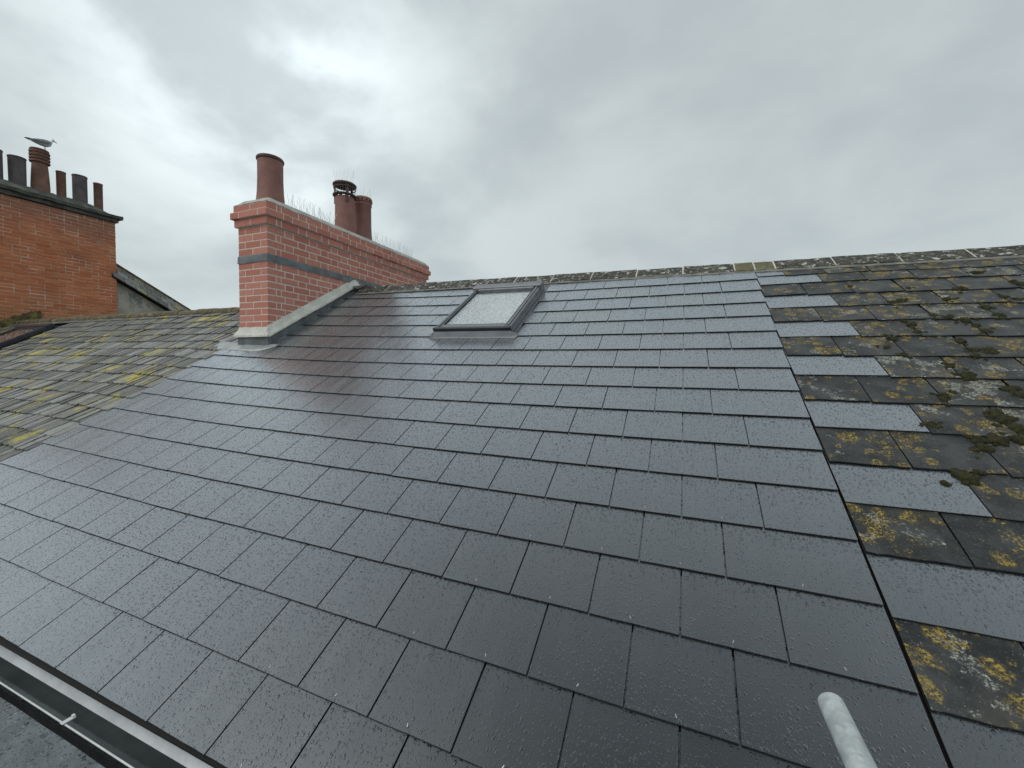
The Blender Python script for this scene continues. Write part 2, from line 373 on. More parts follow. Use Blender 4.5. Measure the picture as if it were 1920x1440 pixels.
M_TERRA = m_plain('terracotta', (0.25, 0.115, 0.092), (0.31, 0.145, 0.118), 8, 0.65, bump=0.002, bscale=60, spots=[(5, 0.56, (0.19, 0.095, 0.08), 0.6), (14, 0.66, (0.36, 0.22, 0.18), 0.4)])
M_TERRAD = m_plain('terracotta_rim', (0.085, 0.045, 0.038), (0.13, 0.07, 0.058), 8, 0.55, bump=0.001)
M_OLDPOT = m_plain('old_clay_pot', (0.17, 0.085, 0.062), (0.26, 0.14, 0.10), 6, 0.75, bump=0.004, bscale=30, spots=[(9, 0.58, (0.09, 0.085, 0.075), 0.7)])
M_GREYPOT = m_plain('sooty_clay_pot', (0.085, 0.072, 0.075), (0.15, 0.125, 0.125), 5, 0.7, bump=0.004, bscale=30, spots=[(12, 0.62, (0.20, 0.19, 0.17), 0.5)])
M_STEEL = m_plain('spike_steel', (0.45, 0.46, 0.46), (0.55, 0.56, 0.56), 9, 0.35, 0.8, 0)
M_STONE = m_plain('mossy_stone', (0.05, 0.055, 0.05), (0.13, 0.13, 0.11), 5, 0.85, bump=0.02, bscale=18, spots=[(7, 0.57, (0.045, 0.06, 0.022), 0.8), (16, 0.64, (0.34, 0.34, 0.29), 0.6)])
M_RIDGE = m_plain('ridge_tile', (0.022, 0.021, 0.016), (0.085, 0.08, 0.062), 16, 0.75, bump=0.008, bscale=50, spots=[(9, 0.585, (0.12, 0.115, 0.05), 0.7), (21, 0.555, (0.58, 0.58, 0.53), 0.9), (50, 0.62, (0.50, 0.49, 0.42), 0.8)])
M_RIDGEG = m_plain('green_ridge_tile', (0.10, 0.10, 0.05), (0.18, 0.17, 0.09), 12, 0.8, bump=0.006, bscale=50, spots=[(9, 0.55, (0.06, 0.06, 0.035), 0.6), (20, 0.63, (0.42, 0.40, 0.30), 0.7)])
M_RIDGEL = m_plain('lichened_ridge_tile', (0.10, 0.085, 0.05), (0.19, 0.15, 0.085), 9, 0.85, bump=0.012, bscale=25, spots=[(7, 0.58, (0.32, 0.30, 0.22), 0.8), (12, 0.62, (0.22, 0.22, 0.03), 0.7), (10, 0.66, (0.05, 0.05, 0.03), 0.7)])
M_RENDER = m_plain('weathered_render', (0.36, 0.35, 0.29), (0.54, 0.53, 0.46), 4, 0.9, bump=0.006, bscale=30, spots=[(3, 0.54, (0.20, 0.215, 0.22), 0.8)])
M_MOSS = m_plain('moss', (0.018, 0.02, 0.006), (0.06, 0.055, 0.015), 60, 0.95, bump=0.012, bscale=160)
M_MOSSY = m_plain('yellow_moss', (0.07, 0.06, 0.02), (0.21, 0.17, 0.06), 9, 0.95, bump=0.02, bscale=60, spots=[(11, 0.55, (0.03, 0.03, 0.012), 0.8)])
M_VELUX = m_plain('grey_cladding', (0.17, 0.18, 0.195), (0.21, 0.225, 0.24), 14, 0.3, 0.35, 0.0006, 160, r2=0.42)
M_VELUXD = m_plain('dark_cladding', (0.018, 0.02, 0.024), (0.03, 0.032, 0.036), 10, 0.32, 0.2, 0.0004, 120)
M_VELUXN = m_plain('navy_cladding', (0.035, 0.04, 0.055), (0.06, 0.068, 0.085), 10, 0.3, 0.3, 0.0004, 120)
M_RUBBER = m_plain('gasket', (0.006, 0.006, 0.006), (0.01, 0.01, 0.01), rough=0.8, bump=0)
M_BLIND = m_plain('pale_blind', (0.80, 0.82, 0.82), (0.86, 0.88, 0.88), 30, 0.8, bump=0.0)
M_DARKROOM = m_plain('dark_lining', (0.10, 0.05, 0.03), (0.14, 0.07, 0.04), 6, 0.8, bump=0)
M_GALV = m_plain('galvanised_steel', (0.52, 0.56, 0.56), (0.74, 0.78, 0.77), 30, 0.42, 0.2, 0.0012, 90, r2=0.6, spots=[(14, 0.58, (0.40, 0.44, 0.45), 0.6), (70, 0.62, (0.30, 0.33, 0.33), 0.5), (6, 0.62, (0.84, 0.86, 0.85), 0.6)])
M_GUTTER = m_plain('gutter_grey', (0.46, 0.48, 0.50), (0.60, 0.62, 0.64), 9, 0.28, 0.1, 0.002, 30, r2=0.45)
M_LIP = m_plain('gutter_lip', (0.55, 0.56, 0.55), (0.68, 0.69, 0.68), 12, 0.4, 0.1, 0.0008, 60)
M_FASCIA = m_plain('dark_fascia', (0.006, 0.006, 0.007), (0.012, 0.012, 0.013), 20, 0.8, bump=0.004, bscale=60)
M_GWATER = m_plain('gutter_water', (0.045, 0.052, 0.054), (0.065, 0.074, 0.075), 5, 0.08, 0.0, 0.0006, 9, spots=[(26, 0.66, (0.01, 0.012, 0.012), 0.8)], ior=1.34)
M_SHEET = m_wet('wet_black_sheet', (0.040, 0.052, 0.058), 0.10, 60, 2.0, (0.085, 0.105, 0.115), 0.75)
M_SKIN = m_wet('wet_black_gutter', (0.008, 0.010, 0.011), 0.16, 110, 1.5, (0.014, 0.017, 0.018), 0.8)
M_GULLW = m_plain('white_feather', (0.62, 0.64, 0.64), (0.72, 0.74, 0.74), 30, 0.8, bump=0)
M_GULLG = m_plain('grey_feather', (0.24, 0.27, 0.28), (0.32, 0.35, 0.36), 30, 0.8, bump=0)
M_GULLB = m_plain('black_feather', (0.02, 0.02, 0.02), (0.03, 0.03, 0.03), 30, 0.8, bump=0)
M_LEG = m_plain('gull_leg', (0.30, 0.20, 0.12), (0.35, 0.23, 0.14), 30, 0.7, bump=0)
M_GROUND = m_plain('street_ground', (0.035, 0.038, 0.042), (0.055, 0.058, 0.062), 1, 0.85, bump=0.01)
M_WALL = m_plain('front_wall', (0.12, 0.125, 0.13), (0.18, 0.185, 0.19), 3, 0.9, bump=0.006, bscale=40)
def m_glass():
    m, nt, b = newmat('rain_wet_glass')
    nt.nodes.remove(b)
    x, y, rnd, P = coords(nt)
    h = mth(nt, 'ADD', drops(nt, x, y, 60, 0.14, 0.28, 4.4, 0.8), drops(nt, x, y, 150, 0.16, 0.3, 6.2, 0.8))
    bump = nd(nt, 'ShaderNodeBump', {'Height': h, 'Distance': 1.0, 'Strength': 0.8})
    fc = nd(nt, 'ShaderNodeLayerWeight', {'Blend': 0.5, 'Normal': bump.outputs[0]}).outputs['Facing']
    fr = mth(nt, 'MULTIPLY_ADD', mth(nt, 'POWER', fc, 1.25), 0.92, 0.05, clamp=True)
    gl = nd(nt, 'ShaderNodeBsdfGlossy', {'Color': (1, 1, 1, 1), 'Roughness': 0.04, 'Normal': bump.outputs[0]})
    tr = nd(nt, 'ShaderNodeBsdfTransparent', {'Color': (0.93, 0.94, 0.94, 1)})
    mx = nd(nt, 'ShaderNodeMixShader', {0: fr, 1: tr.outputs[0], 2: gl.outputs[0]})
    nt.links.new(mx.outputs[0], nt.nodes['Material Output'].inputs[0])
    return m
M_GLASS = m_glass()

# ------------------------------------------------------------------ setting
g = part('ground', [(-900, -900, -7.2), (900, -900, -7.2), (900, 900, -7.2), (-900, 900, -7.2)], [(0, 1, 2, 3)], M_GROUND, None); tag(g, kind='structure')

# ------------------------------------------------------------------ slates
def slate_shape(w, L, t, z0, drop, seg=6, jit=0.0006, seed=0, ch=0.0010):
    """slate lying on the slope: tail at y=0 lifted z0, falling by drop over the length L; rough dressed tail"""
    rg = random.Random(seed); h = w / 2
    out = [(-h + w * i / seg, rg.uniform(-jit, jit)) for i in range(seg + 1)] + [(h, L), (-h, L)]
    n = len(out); v = []
    zb = lambda y: z0 - drop * y / L
    for x, y in out: v.append((x, y, zb(y)))
    for x, y in out: v.append((x, y, zb(y) + t - ch))
    for i, (x, y) in enumerate(out):
        xx = x; yy = y + ch if y < L * .5 else y
        v.append((xx, yy, zb(yy) + t))
    f = []
    for i in range(n):
        j = (i + 1) % n
        f.append((i, j, n + j, n + i)); f.append((n + i, n + j, 2*n + j, 2*n + i))
    f.append(tuple(range(2*n, 3*n)))
    return v, f
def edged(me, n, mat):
    """dark coated cut edges as a second material, blackened further to paint in joint shade"""
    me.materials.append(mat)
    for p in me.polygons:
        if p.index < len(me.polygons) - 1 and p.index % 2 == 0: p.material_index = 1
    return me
def lay(roof, pieces, limit=300, name='slate', field='slate_field', field_mat=None):
    """pieces: (matrix, mesh, corner points). The largest in view become parts, the rest one field"""
    rank = sorted(range(len(pieces)), key=lambda i: -seen(pieces[i][2]))
    keep = [i for i in rank[:limit] if seen(pieces[i][2]) > 0]
    ks = set(keep); made = []
    for i in keep:
        M, me, _ = pieces[i]; o = link(name, me, roof, M); made.append((i, o))
    rest = MB()
    for i in range(len(pieces)):
        if i in ks: continue
        M, me, _ = pieces[i]
        rest.add(([p.co[:] for p in me.vertices], [tuple(q.vertices) for q in me.polygons]), M)
    if rest.v: part(field, rest.v, rest.f, field_mat, roof, kind='stuff')
    return made
def corners(X0, X1, k0, k1): return [S(X0, k0), S(X1, k0), S(X1, k1), S(X0, k1)]
def deck(roof, X0, X1, k0, k1, ridge_y, ridge_z, mat=M_UNDER, h=-0.012, nx=12, name='underlay'):
    v = []; f = []; nk = 10
    for j in range(nk + 1):
        for i in range(nx + 1):
            v.append(S(X0 + (X1 - X0) * i / nx, k0 + (k1 - k0) * j / nk, h))
    for j in range(nk):
        for i in range(nx):
            a = j * (nx + 1) + i; f.append((a + nx + 1, a + nx + 2, a + 1, a))
    part(name, v, f, mat, roof)

# --- the new roof
roof = thing('slate_roof', 'newly laid dark grey slate roof beaded with rain across the middle', 'roof')
EXCL = {}
for k in range(1, 18):
    ex = []
    if k <= 5: ex.append((-2.835, -1.985))
    EXCL[k] = ex
pieces = []; cache = {}
def new_mesh(w, L, var):
    key = (round(w, 3), round(L, 3), var)
    if key not in cache:
        cache[key] = edged(mesh('slate', *slate_shape(w - 0.0062, L, 0.0056, 0.0145, 0.0086 * L / G, seed=hash(key) % 9999), mats=M_NEW), 0, M_EDGESHADE)
    return cache[key]
rows = {}
rg = random.Random(5)
for k in range(1, 18):
    left = -4.852 if k <= 6 else -5.50
    xs = [0.0]
    x = -1.5 * W if k % 2 else -W
    while x > left + 0.1: xs.append(x); x -= W
    xs.append(left)
    tail = k - (0.045 if k == 17 else 0)
    L = G * (1.25 if k == 1 else 1.9)
    for a, b in zip(xs[1:], xs[:-1]):
        segs = [(a, b)]
        for e0, e1 in EXCL[k]:
            ns = []
            for s0, s1 in segs:
                if e1 <= s0 or e0 >= s1: ns.append((s0, s1))
                else:
                    if s0 < e0 - 0.03: ns.append((s0, e0))
                    if s1 > e1 + 0.03: ns.append((e1, s1))
            segs = ns
        for s0, s1 in segs:
            cx = (s0 + s1) / 2
            M = frame(cx, tail + rg.uniform(-.006, .006), 0, 1.0, R(rg.gauss(0, .10)), R(rg.gauss(0, .10)), R(rg.gauss(0, .08)))
            pieces.append((M, new_mesh(s1 - s0, L, rg.randint(0, 3) if s1 - s0 > .3 else 0), corners(s0, s1, tail, tail - 1)))
            rows[len(pieces) - 1] = (k, cx, s1 - s0)
made = lay(roof, pieces, 300, field_mat=M_NEW)
# bent copper disc rivets at the tails, each a sub-part of its slate
rv = MB().box(-0.0013, 0.0013, 0.016, 0.025, 0.0190, 0.0208).box(-0.0010, 0.0010, 0.0240, 0.0255, 0.0190, 0.0225)
rv = mesh('rivet', rv.v, rv.f, M_STEEL)
for i, o in made:
    k, cx, w = rows[i]
    if k >= 10 and w > 0.2:
        M = Matrix.Translation((0.003 * math.sin(i * 7.1), 0, 0)) @ Matrix.Rotation(0.5 * math.sin(i * 3.3), 4, 'Z')
        link('rivet', rv, o, M)
deck(roof, -5.5, -0.004, -0.35, 16.9, 0, 0)
# rear slope, falling away behind the ridge
def rear(parent, X0, X1, ya, za, mat):
    t = math.tan(TH); v = []; f = []
    for j in range(9):
        d = j * 0.5; z = za - d * t
        v += [(X0, ya + d, z), (X1, ya + d, z), (X0, ya + d, z - .012), (X1, ya + d, z - .012)]
        if j:
            p = (j - 1) * 4; q = j * 4; f.append((p, p + 1, q + 1, q))
    part('rear_slope', v, f, mat, parent)
rear(roof, -4.8, -0.004, 0.1, 0.085, M_NEW)

# --- ridge tiles
def ridge_shape(L, yf, zf, ya, za, yb, zb, t=0.016, seed=0, rise=0.0, round_=False):
    """angle ridge tile of length L along x; front foot, apex, back foot"""
    rg = random.Random(seed); n = 5; v = []; f = []
    if round_:
        prof = []
        for i in range(9):
            q = math.pi * i / 8; yy = (yf + yb) / 2 - (yb - yf) / 2 * math.cos(q); lerp = i / 8
            prof.append((yy, zf + (zb - zf) * lerp + (za - (zf + zb) / 2) * math.sin(q)))
    else:
        prof = [(yf, zf), (yf + (ya - yf) * .5, zf + (za - zf) * .54), (ya - .022, za - .008), (ya, za), (ya + .022, za - .008), (ya + (yb - ya) * .5, za + (zb - za) * .46), (yb, zb)]
    inner = [(y, z - t) for y, z in prof]
    ring = prof + inner[::-1]; m = len(ring)
    for i in range(n + 1):
        x = -L / 2 + L * i / n
        for y, z in ring: v.append((x, y + rg.uniform(-.002, .002), z + rise * x + rg.uniform(-.0022, .0022)))
    for i in range(n):
        for j in range(m):
            k = (j + 1) % m; f.append((i*m + j, (i+1)*m + j, (i+1)*m + k, i*m + k))
    f.append(tuple(range(m))); f.append(tuple(reversed([n*m + j for j in range(m)])))
    return v, outward_ring(v, f)
def outward_ring(v, f): return f
def rz_front(X): return 0.012 - 0.0083 * X
def rz_apex(X): return 0.137 - 0.0085 * X
def ridge_run(parent, joints, mats, seed):
    for i, (a, b) in enumerate(zip(joints[:-1], joints[1:])):
        X = (a + b) / 2; L = b - a - 0.016
        dz = random.Random(seed + i).uniform(-.006, .006)
        v, f = ridge_shape(L, -.078, rz_front(X) + .014 + dz, .1, rz_apex(X) + dz, .27, rz_front(X) + .014 + dz, seed=seed + i, rise=-.0085)
        o = link('ridge_tile', mesh('ridge_tile', v, f, mats(X)), parent, Matrix.Translation((X, 0, 0)))
        if mats(X) is M_RIDGEG: o['label'] = 'olive green ridge tile'
        # pale mortar pointing at the joint
        v, f = ridge_shape(0.014, -.074, rz_front(b) + .012, .1, rz_apex(b) - .003, .27, rz_front(b) + .012, seed=seed + i + 90)
        link('mortar_joint', mesh('mortar_joint', v, f, M_MORTAR), parent, Matrix.Translation((b, 0, 0)))
    a, b = joints[0], joints[-1]; n = max(2, int((b - a) / .08)); v = []; f = []; rg = random.Random(seed)
    for i in range(n + 1):
        X = a + (b - a) * i / n; z = rz_front(X)
        v += [(X, -.088 - rg.uniform(0, .012), z - .012), (X, -.070, z + .018), (X, .0, z + .03), (X, .0, z - .03)]
        if i:
            p = (i - 1) * 4; q = i * 4
            f += [(p, q, q + 1, p + 1), (p + 1, q + 1, q + 2, p + 2), (p + 3, q + 3, q, p)]
    part('mortar_bed', v, f, M_CEMENTD, parent)
M_CEMENTD = m_plain('grey_bedding', (0.16, 0.155, 0.14), (0.27, 0.265, 0.24), 10, 0.9, bump=0.004, bscale=60)
ridge_run(roof, [-4.72, -4.27, -3.81, -3.35, -2.9, -2.44, -1.985, -1.54, -1.07, -.622, -.167, 0.0], lambda X: M_RIDGEG if -.167 < X < .2 else M_RIDGE, 20)

# --- right: the neighbour's weathered roof
right = thing('weathered_roof', 'weathered dark slate roof with orange lichen and moss at the right', 'roof')
KR = [0.73, 1.49, 2.47, 3.42, 4.38, 5.32, 6.34, 7.28, 8.29, 9.23, 10.25, 11.2, 12.16, 13.14, 14.13, 15.1, 16.1, 17.0]
pieces = []; info = []
rg = random.Random(11); ocache = {}
for r, kb in enumerate(KR):
    k0 = KR[r - 1] if r else -0.25
    slope = max(0.0, 0.28 - .022 * kb)
    xs = [0.0005 + .0006 * kb]
    if r % 2: xs += [0.452 + .302 * i for i in range(0, 13)]
    else: xs += [0.302 + .302 * i for i in range(0, 14)]
    if r == 0: xs = [0.001, .215, .52] + [.82 + .302 * i for i in range(11)]
    for j, (a, b) in enumerate(zip(xs[:-1], xs[1:])):
        new = (j == 0 and (r % 2 == 1 or r == 0)) or (r == 16 and j == 0)
        cx = (a + b) / 2; kk = kb + slope * cx + rg.uniform(-.015, .015)
        w = b - a - (0.004 if new else 0.007)
        L = G * (0.98 if r == 0 else 1.75)
        key = (round(w, 3), new, r == 0, 0 if new else rg.randint(0, 4))
        if key not in ocache:
            t = 0.0056 if new else 0.0070
            ocache[key] = edged(mesh('slate', *slate_shape(w, L, t, 0.0150, 0.0092 * L / G, 9, 0.0006 if new else 0.0028, hash(key) % 999, 0.001 if new else 0.0016), mats=M_NEW if new else M_OLD), 0, M_EDGESHADE)
        M = frame(cx, kk, -.006, 1.0, R(rg.gauss(0, .12)), R(rg.gauss(0, .18)), R(rg.gauss(0, .3 if not new else .05)))
        pieces.append((M, ocache[key], corners(a, b, kk, kk - 1))); info.append(new)
for i, o in lay(right, pieces, 300, field_mat=M_OLD):
    if info[i]: o['label'] = 'new wide grey slate let in at the edge'
deck(right, 0.006, 4.3, -0.35, 16.9, 0, 0, h=-.02)
rear(right, 0.004, 4.3, 0.1, 0.075, M_OLD)
ridge_run(right, [0.0, 0.165, .62, 1.075, 1.53, 1.985, 2.44, 2.9, 3.35, 3.8, 4.25], lambda X: M_RIDGEG if X < .165 else M_RIDGE, 60)
# moss cushions along the joints
def moss_mesh(seed, flat=0.55):
    import bmesh
    bm = bmesh.new(); bmesh.ops.create_icosphere(bm, subdivisions=3, radius=1.0)
    rg = random.Random(seed); ph = [rg.uniform(0, 6.3) for _ in range(6)]
    for v in bm.verts:
        p = v.co; d = 1 + .16 * math.sin(4 * p.x + ph[0]) * math.cos(3.3 * p.y + ph[1]) + .12 * math.sin(9 * p.x + 7 * p.y + ph[2]) + .07 * math.sin(17 * p.y + 13 * p.z + ph[3]) + rg.uniform(-.05, .05)
        v.co = Vector((p.x * d, p.y * d, max(p.z * d, -.3) * flat))
    me = bpy.data.meshes.new('moss_cushion'); bm.to_mesh(me); bm.free(); me.materials.append(M_MOSS)
    me.polygons.foreach_set('use_smooth', [True] * len(me.polygons)); return me
mm = [moss_mesh(i) for i in range(5)]
MOSS = [(0.76, 3.42), (0.83, 3.36), (1.07, 3.38), (0.94, 2.48), (1.21, 2.7), (1.21, 3.96), (1.22, 4.44), (1.04, 4.65), (0.76, 4.83), (0.75, 5.27), (1.06, 4.95), (1.07, 5.28), (0.6, 5.53), (0.54, 6.02), (0.59, 6.37), (0.91, 5.76), (0.92, 6.18), (0.99, 6.22), (0.75, 6.88), (0.78, 7.28), (0.6, 8.18), (0.61, 8.06), (0.9, 7.75), (0.9, 7.94), (0.48, 9.04), (0.75, 8.58), (0.75, 8.76), (0.77, 9.04), (0.66, 9.35), (0.74, 9.34), (0.6, 9.42), (0.6, 9.63), (0.46, 10.39), (0.6, 2.14), (0.91, 4.35), (0.9, 6.46), (0.98, 4.48), (1.41, 3.54), (1.36, 3.34), (1.52, 2.37), (1.54, 2.58), (1.41, 1.59)]
rg = random.Random(3)
for i, (X, k) in enumerate(MOSS):
    s = rg.uniform(.015, .028) * (1.35 if rg.random() < .3 else 1)
    M = frame(X, k, 0.010) @ Matrix.Rotation(rg.uniform(0, 6), 4, 'Z') @ Matrix.Diagonal((s * rg.uniform(1.0, 1.8), s, s * 1.25, 1))
    link('moss_cushion', mm[i % 5], right, M)
    for q in range(5):
        s2 = s * rg.uniform(.3, .6)
        M = frame(X + rg.gauss(0, .028), k + rg.gauss(0, .10), 0.010) @ Matrix.Rotation(rg.uniform(0, 6), 4, 'Z') @ Matrix.Diagonal((s2 * 1.3, s2, s2 * 1.2, 1))
        link('moss_cushion', mm[(i + q) % 5], right, M)

# --- left: the lichened roof beyond the chimney
lroof = thing('lichened_roof', 'old grey slate roof streaked with yellow lichen behind the brick chimney', 'roof')
pieces = []; rg = random.Random(21); lc = {}
k = 2.92; row = 0
LEFT_WIN = (-12.18, -10.98, 3.55, 8.2)
while k < 17.2:
    x = -5.345 if k < 6.3 else -5.452 - rg.uniform(0, .02)
    xend = -13.38
    L = .19 * 1.22
    while x > xend:
        w = rg.choice([.07, .085, .10, .12, .14, .16]) ; a = x - w; x2 = x; x = a
        if a < xend: break
        cx = (a + x2) / 2
        if LEFT_WIN[0] - .03 < x2 and a < LEFT_WIN[1] + .03 and LEFT_WIN[2] - .2 < k < LEFT_WIN[3] + .75: continue
        key = (w, rg.randint(0, 3))
        if key not in lc: lc[key] = mesh('slate', *slate_shape(w - rg.choice([.008, .013, .020, .030]), L, 0.013, 0.016, 0.0135 * L / .19, 7, 0.012, hash(key) % 997, .003), mats=M_LEFT)
        M = frame(cx, k + rg.uniform(-.035, .035), rg.uniform(-.012, -.004), 1.0, R(rg.gauss(0, .6)), R(rg.gauss(0, 1.5)), R(rg.gauss(0, 1.6)))
        pieces.append((M, lc[key], corners(a, x2, k, k - .75)))
    k += 0.748; row += 1
lay(lroof, pieces, 300, field_mat=M_LEFT)
deck(lroof, -13.4, -5.5, 2.3, 16.9, 0, 0, h=-.03); deck(lroof, -5.5, -5.3, 2.3, 6.3, 0, 0, nx=2, name='underlay_strip')
rear(lroof, -13.4, -5.36, -.37, -.15, M_LEFT)
rg = random.Random(8); x = -5.36
while x > -13.3:
    L = rg.uniform(.40, .47)
    v, f = ridge_shape(L - .012, -.475, -.165, -.37, -.092, -.26, -.165, seed=int(x * 100), round_=True)
    link('ridge_tile', mesh('ridge_tile', v, f, M_RIDGEL), lroof, Matrix.Translation((x - L / 2, 0, rg.uniform(-.008, .008))) @ Matrix.Rotation(rg.gauss(0, .006), 4, 'Y'))
    x -= L

# ------------------------------------------------------------------ roof windows
def roof_window(name, label, X0, X1, kt, kb, H, mats, pane_inner, glass=M_GLASS, apron=True):
    m_side, m_front, m_inner = mats
    cx = (X0 + X1) / 2; M = frame(cx, kb, 0, kb - kt)
    w = X1 - X0; L = (S(cx, kt) - S(cx, kb)).length; h = w / 2
    t = thing(name, label, 'skylight'); t.matrix_basis = M
    def p(nm, mb, mat, parent=t, **k): return mb.build(nm, mat, parent, world=False, **k)
    fw = 0.056
    for s in (-1, 1):
        a, b = (-h, -h + fw) if s < 0 else (h - fw, h)
        o = p('side_cladding', MB().box(a, b, 0.02, L - .05, 0.0, H - .012, b=.004).box(a + (.012 if s > 0 else .02), b - (.02 if s > 0 else .012), 0.045, L - .06, H - .012, H, b=.004), m_side)
        p('side_seam', MB().box((h + .001) if s > 0 else (-h - .008), (h + .008) if s > 0 else (-h - .001), 0.03, L - .06, 0.0, H * .52, b=.002), m_side, o)
    p('top_hood', MB().box(-h - .012, h + .012, L - .105, L, 0.0, H + .016, b=.008), m_side)
    p('top_bar', MB().box(-h + fw + .002, h - fw - .002, L - .135, L - .107, H - .03, H + .004, b=.006), m_side)
    p('bottom_cladding', MB().box(-h - .010, h + .010, -.012, .018, H * .62, H - .004, b=.005), m_front)
    p('bottom_cover', MB().box(-h + fw + .001, h - fw - .001, .020, .082, H - .045, H - .010, b=.006), m_side)
    g = .010
    p('gasket', MB().box(-h + fw + .001, -h + fw + g, .084, L - .137, H - .04, H - .016).box(h - fw - g, h - fw - .001, .084, L - .137, H - .04, H - .016).box(-h + fw + g + .001, h - fw - g - .001, .084, .084 + g, H - .04, H - .016), M_RUBBER)
    gp = p('glass_pane', MB().box(-h + fw + .002, h - fw - .002, .083, L - .136, H - .030, H - .024), glass)
    p('blind' if pane_inner is M_BLIND else 'lining', MB().box(-h + fw + .004, h - fw - .004, .09, L - .14, H - .060, H - .056), pane_inner)
    if apron:
        mb = MB(); v = [(-h - .002, -.010, H * .64), (h + .002, -.010, H * .64), (h + .012, -.026, .020), (-h - .012, -.026, .020), (h + .050, -.052, .0185), (-h - .060, -.050, .0185), (h + .075, .02, .0165), (-h - .075, .02, .0165), (h + .001, .0, .03), (-h - .001, .0, .03)]
        v2 = [(x, y - .001, z - .003) for x, y, z in v]
        f = [(0, 3, 2, 1), (3, 5, 4, 2), (2, 4, 6, 8, 1), (3, 0, 9, 7, 5)]
        mb.v = v + v2; mb.f = f + [tuple(i + 10 for i in reversed(q)) for q in f] + [(5, 15, 14, 4)]
        p('flashing_apron', mb, M_LEADM)
        p('side_flashing', MB().box(h + .010, h + .032, .02, L - .02, .001, .020), m_side)
        p('side_flashing', MB().box(-h - .032, -h - .010, .02, L - .02, .001, .020), m_side)
        p('head_flashing', MB().box(-h - .05, h + .05, L - .02, L + .24, .004, .012), M_LEAD)
    return t
roof_window('roof_window', 'grey framed roof window with rain spotted pale pane in the new slates', -2.80, -2.02, .84, 4.96, .108, (M_VELUX, M_VELUXD, None), M_BLIND)
roof_window('roof_window', 'dark framed roof window reflecting orange brick, cut by the left edge', -12.15, -11.02, 3.6, 8.2, .085, (M_VELUXN, M_VELUXD, None), M_DARKROOM, apron=False)

# ------------------------------------------------------------------ the rebuilt brick chimney
chim = thing('brick_chimney', 'clean rebuilt red brick chimney with lead band and three clay pots', 'chimney', (-5.1, .28, -.72))
CX0, CX1, CY0, CY1 = -5.335, -4.87, -1.265, 1.825
bcache = {}
def brick_obj(parent, x0, x1, y0, y1, z0, z1, mat, store, jit=.001, b=.0022):
    w, d, hh = x1 - x0, y1 - y0, z1 - z0
    key = (round(w, 3), round(d, 3), round(hh, 3), mat.name)
    if key not in bcache: bcache[key] = mesh('brick', *boxm(-w/2, w/2, -d/2, d/2, -hh/2, hh/2, b=b), mats=mat)
    rg = random
    M = Matrix.Translation(((x0 + x1) / 2 + rg.uniform(-jit, jit), (y0 + y1) / 2 + rg.uniform(-jit, jit), (z0 + z1) / 2 + rg.uniform(-jit, jit)))
    store.append((M, bcache[key], [Vector((a, b_, c)) for a in (x0, x1) for b_ in (y0, y1) for c in (z0, z1)]))
def roof_z(y): return .589 * y + .03 if y < .1 else .09 - (y - .1) * .589
def split(total, seq, j=.0115):
    """lengths along a face following a bond, last one trimmed"""
    out = []; x = 0; i = 0
    while x < total - .03:
        l = seq(i); e = min(x + l, total)
        if total - e < .06: e = total
        out.append((x, e)); x = e + j; i += 1
    return out
def ring(x0, x1, y0, y1, z0, z1, odd, vis, hid, mat, cull=True, d=.1025):
    j = .0115
    w = x1 - x0; hw = (w - j) / 2
    rowA = odd
    if rowA:
        fr = [(x0, x0 + hw, d), (x1 - hw, x1, d)]; st = d
        seq = lambda i: .05 if i == 0 else (.215 if i % 2 else .1025)
    else:
        fr = [(x0, x0 + d, .215), (x0 + d + j, x1 - d - j, d), (x1 - d, x1, .215)]; st = .215
        seq = lambda i: .1025 if i % 2 == 0 else .215
    for a, b, dep in fr:
        if not cull or z1 > roof_z(y0) + .05: brick_obj(None, a, b, y0, y0 + dep, z0, z1, mat, vis)
    for s, e in split(y1 - y0 - st - j, seq):
        a = y0 + st + j + s; b = y0 + st + j + e
        if cull and z1 < roof_z((a + b) / 2) - .02: continue
        brick_obj(None, x1 - d, x1, a, b, z0, z1, mat, vis)
        brick_obj(None, x0, x0 + d, a, b, z0, z1, mat, hid)
    for i in range(2): brick_obj(None, x0 + d + j + i * .13, x0 + d + j + i * .13 + .12, y1 - d, y1, z0, z1, mat, hid)
vis = []; hid = []
for i in range(13):
    z = .216 - i * .0735
    ring(CX0, CX1, CY0, CY1, z - .0618, z, i % 2 == 0, vis, hid, M_RED)
for i in range(4):
    z = .308 + i * .0785
    ring(CX0, CX1, CY0, CY1, z, z + .0670, i % 2 == 0, vis, hid, M_RED)
for z0, z1, pr, o in ((.626, .704, .028, True), (.709, .776, .056, False), (.791, .855, .032, True)):
    ring(CX0 - pr, CX1 + pr, CY0 - pr, CY1 + pr, z0, z1, o, vis, hid, M_RED, cull=False, d=.1025 + pr * .5)
def place(parent, vis, hid, mat, limit=300):
    P = inv(parent)
    rank = sorted(vis, key=lambda q: -seen(q[2])); ind = [q for q in rank[:limit] if seen(q[2]) > 0]; rest = MB()
    ids = set(map(id, ind))
    for M, me, _ in ind: link('brick', me, parent, P @ M)
    for q in vis + hid:
        if id(q) in ids: continue
        rest.add(([p.co[:] for p in q[1].vertices], [tuple(f.vertices) for f in q[1].polygons]), q[0])
    if rest.v: part('brickwork', rest.v, rest.f, mat, parent, kind='stuff')
place(chim, vis, hid, M_RED)
r_ = .0022
mb = MB().box(CX0 + r_, CX1 - r_, CY0 + r_, CY1 - r_, -.9, .622)
for z0, z1, pr in ((.622, .707, .028), (.707, .781, .056), (.781, .858, .032)): mb.box(CX0 - pr + r_, CX1 + pr - r_, CY0 - pr + r_, CY1 + pr - r_, z0 + .002, z1)
mb.build('mortar_core', M_MORTAR, chim)
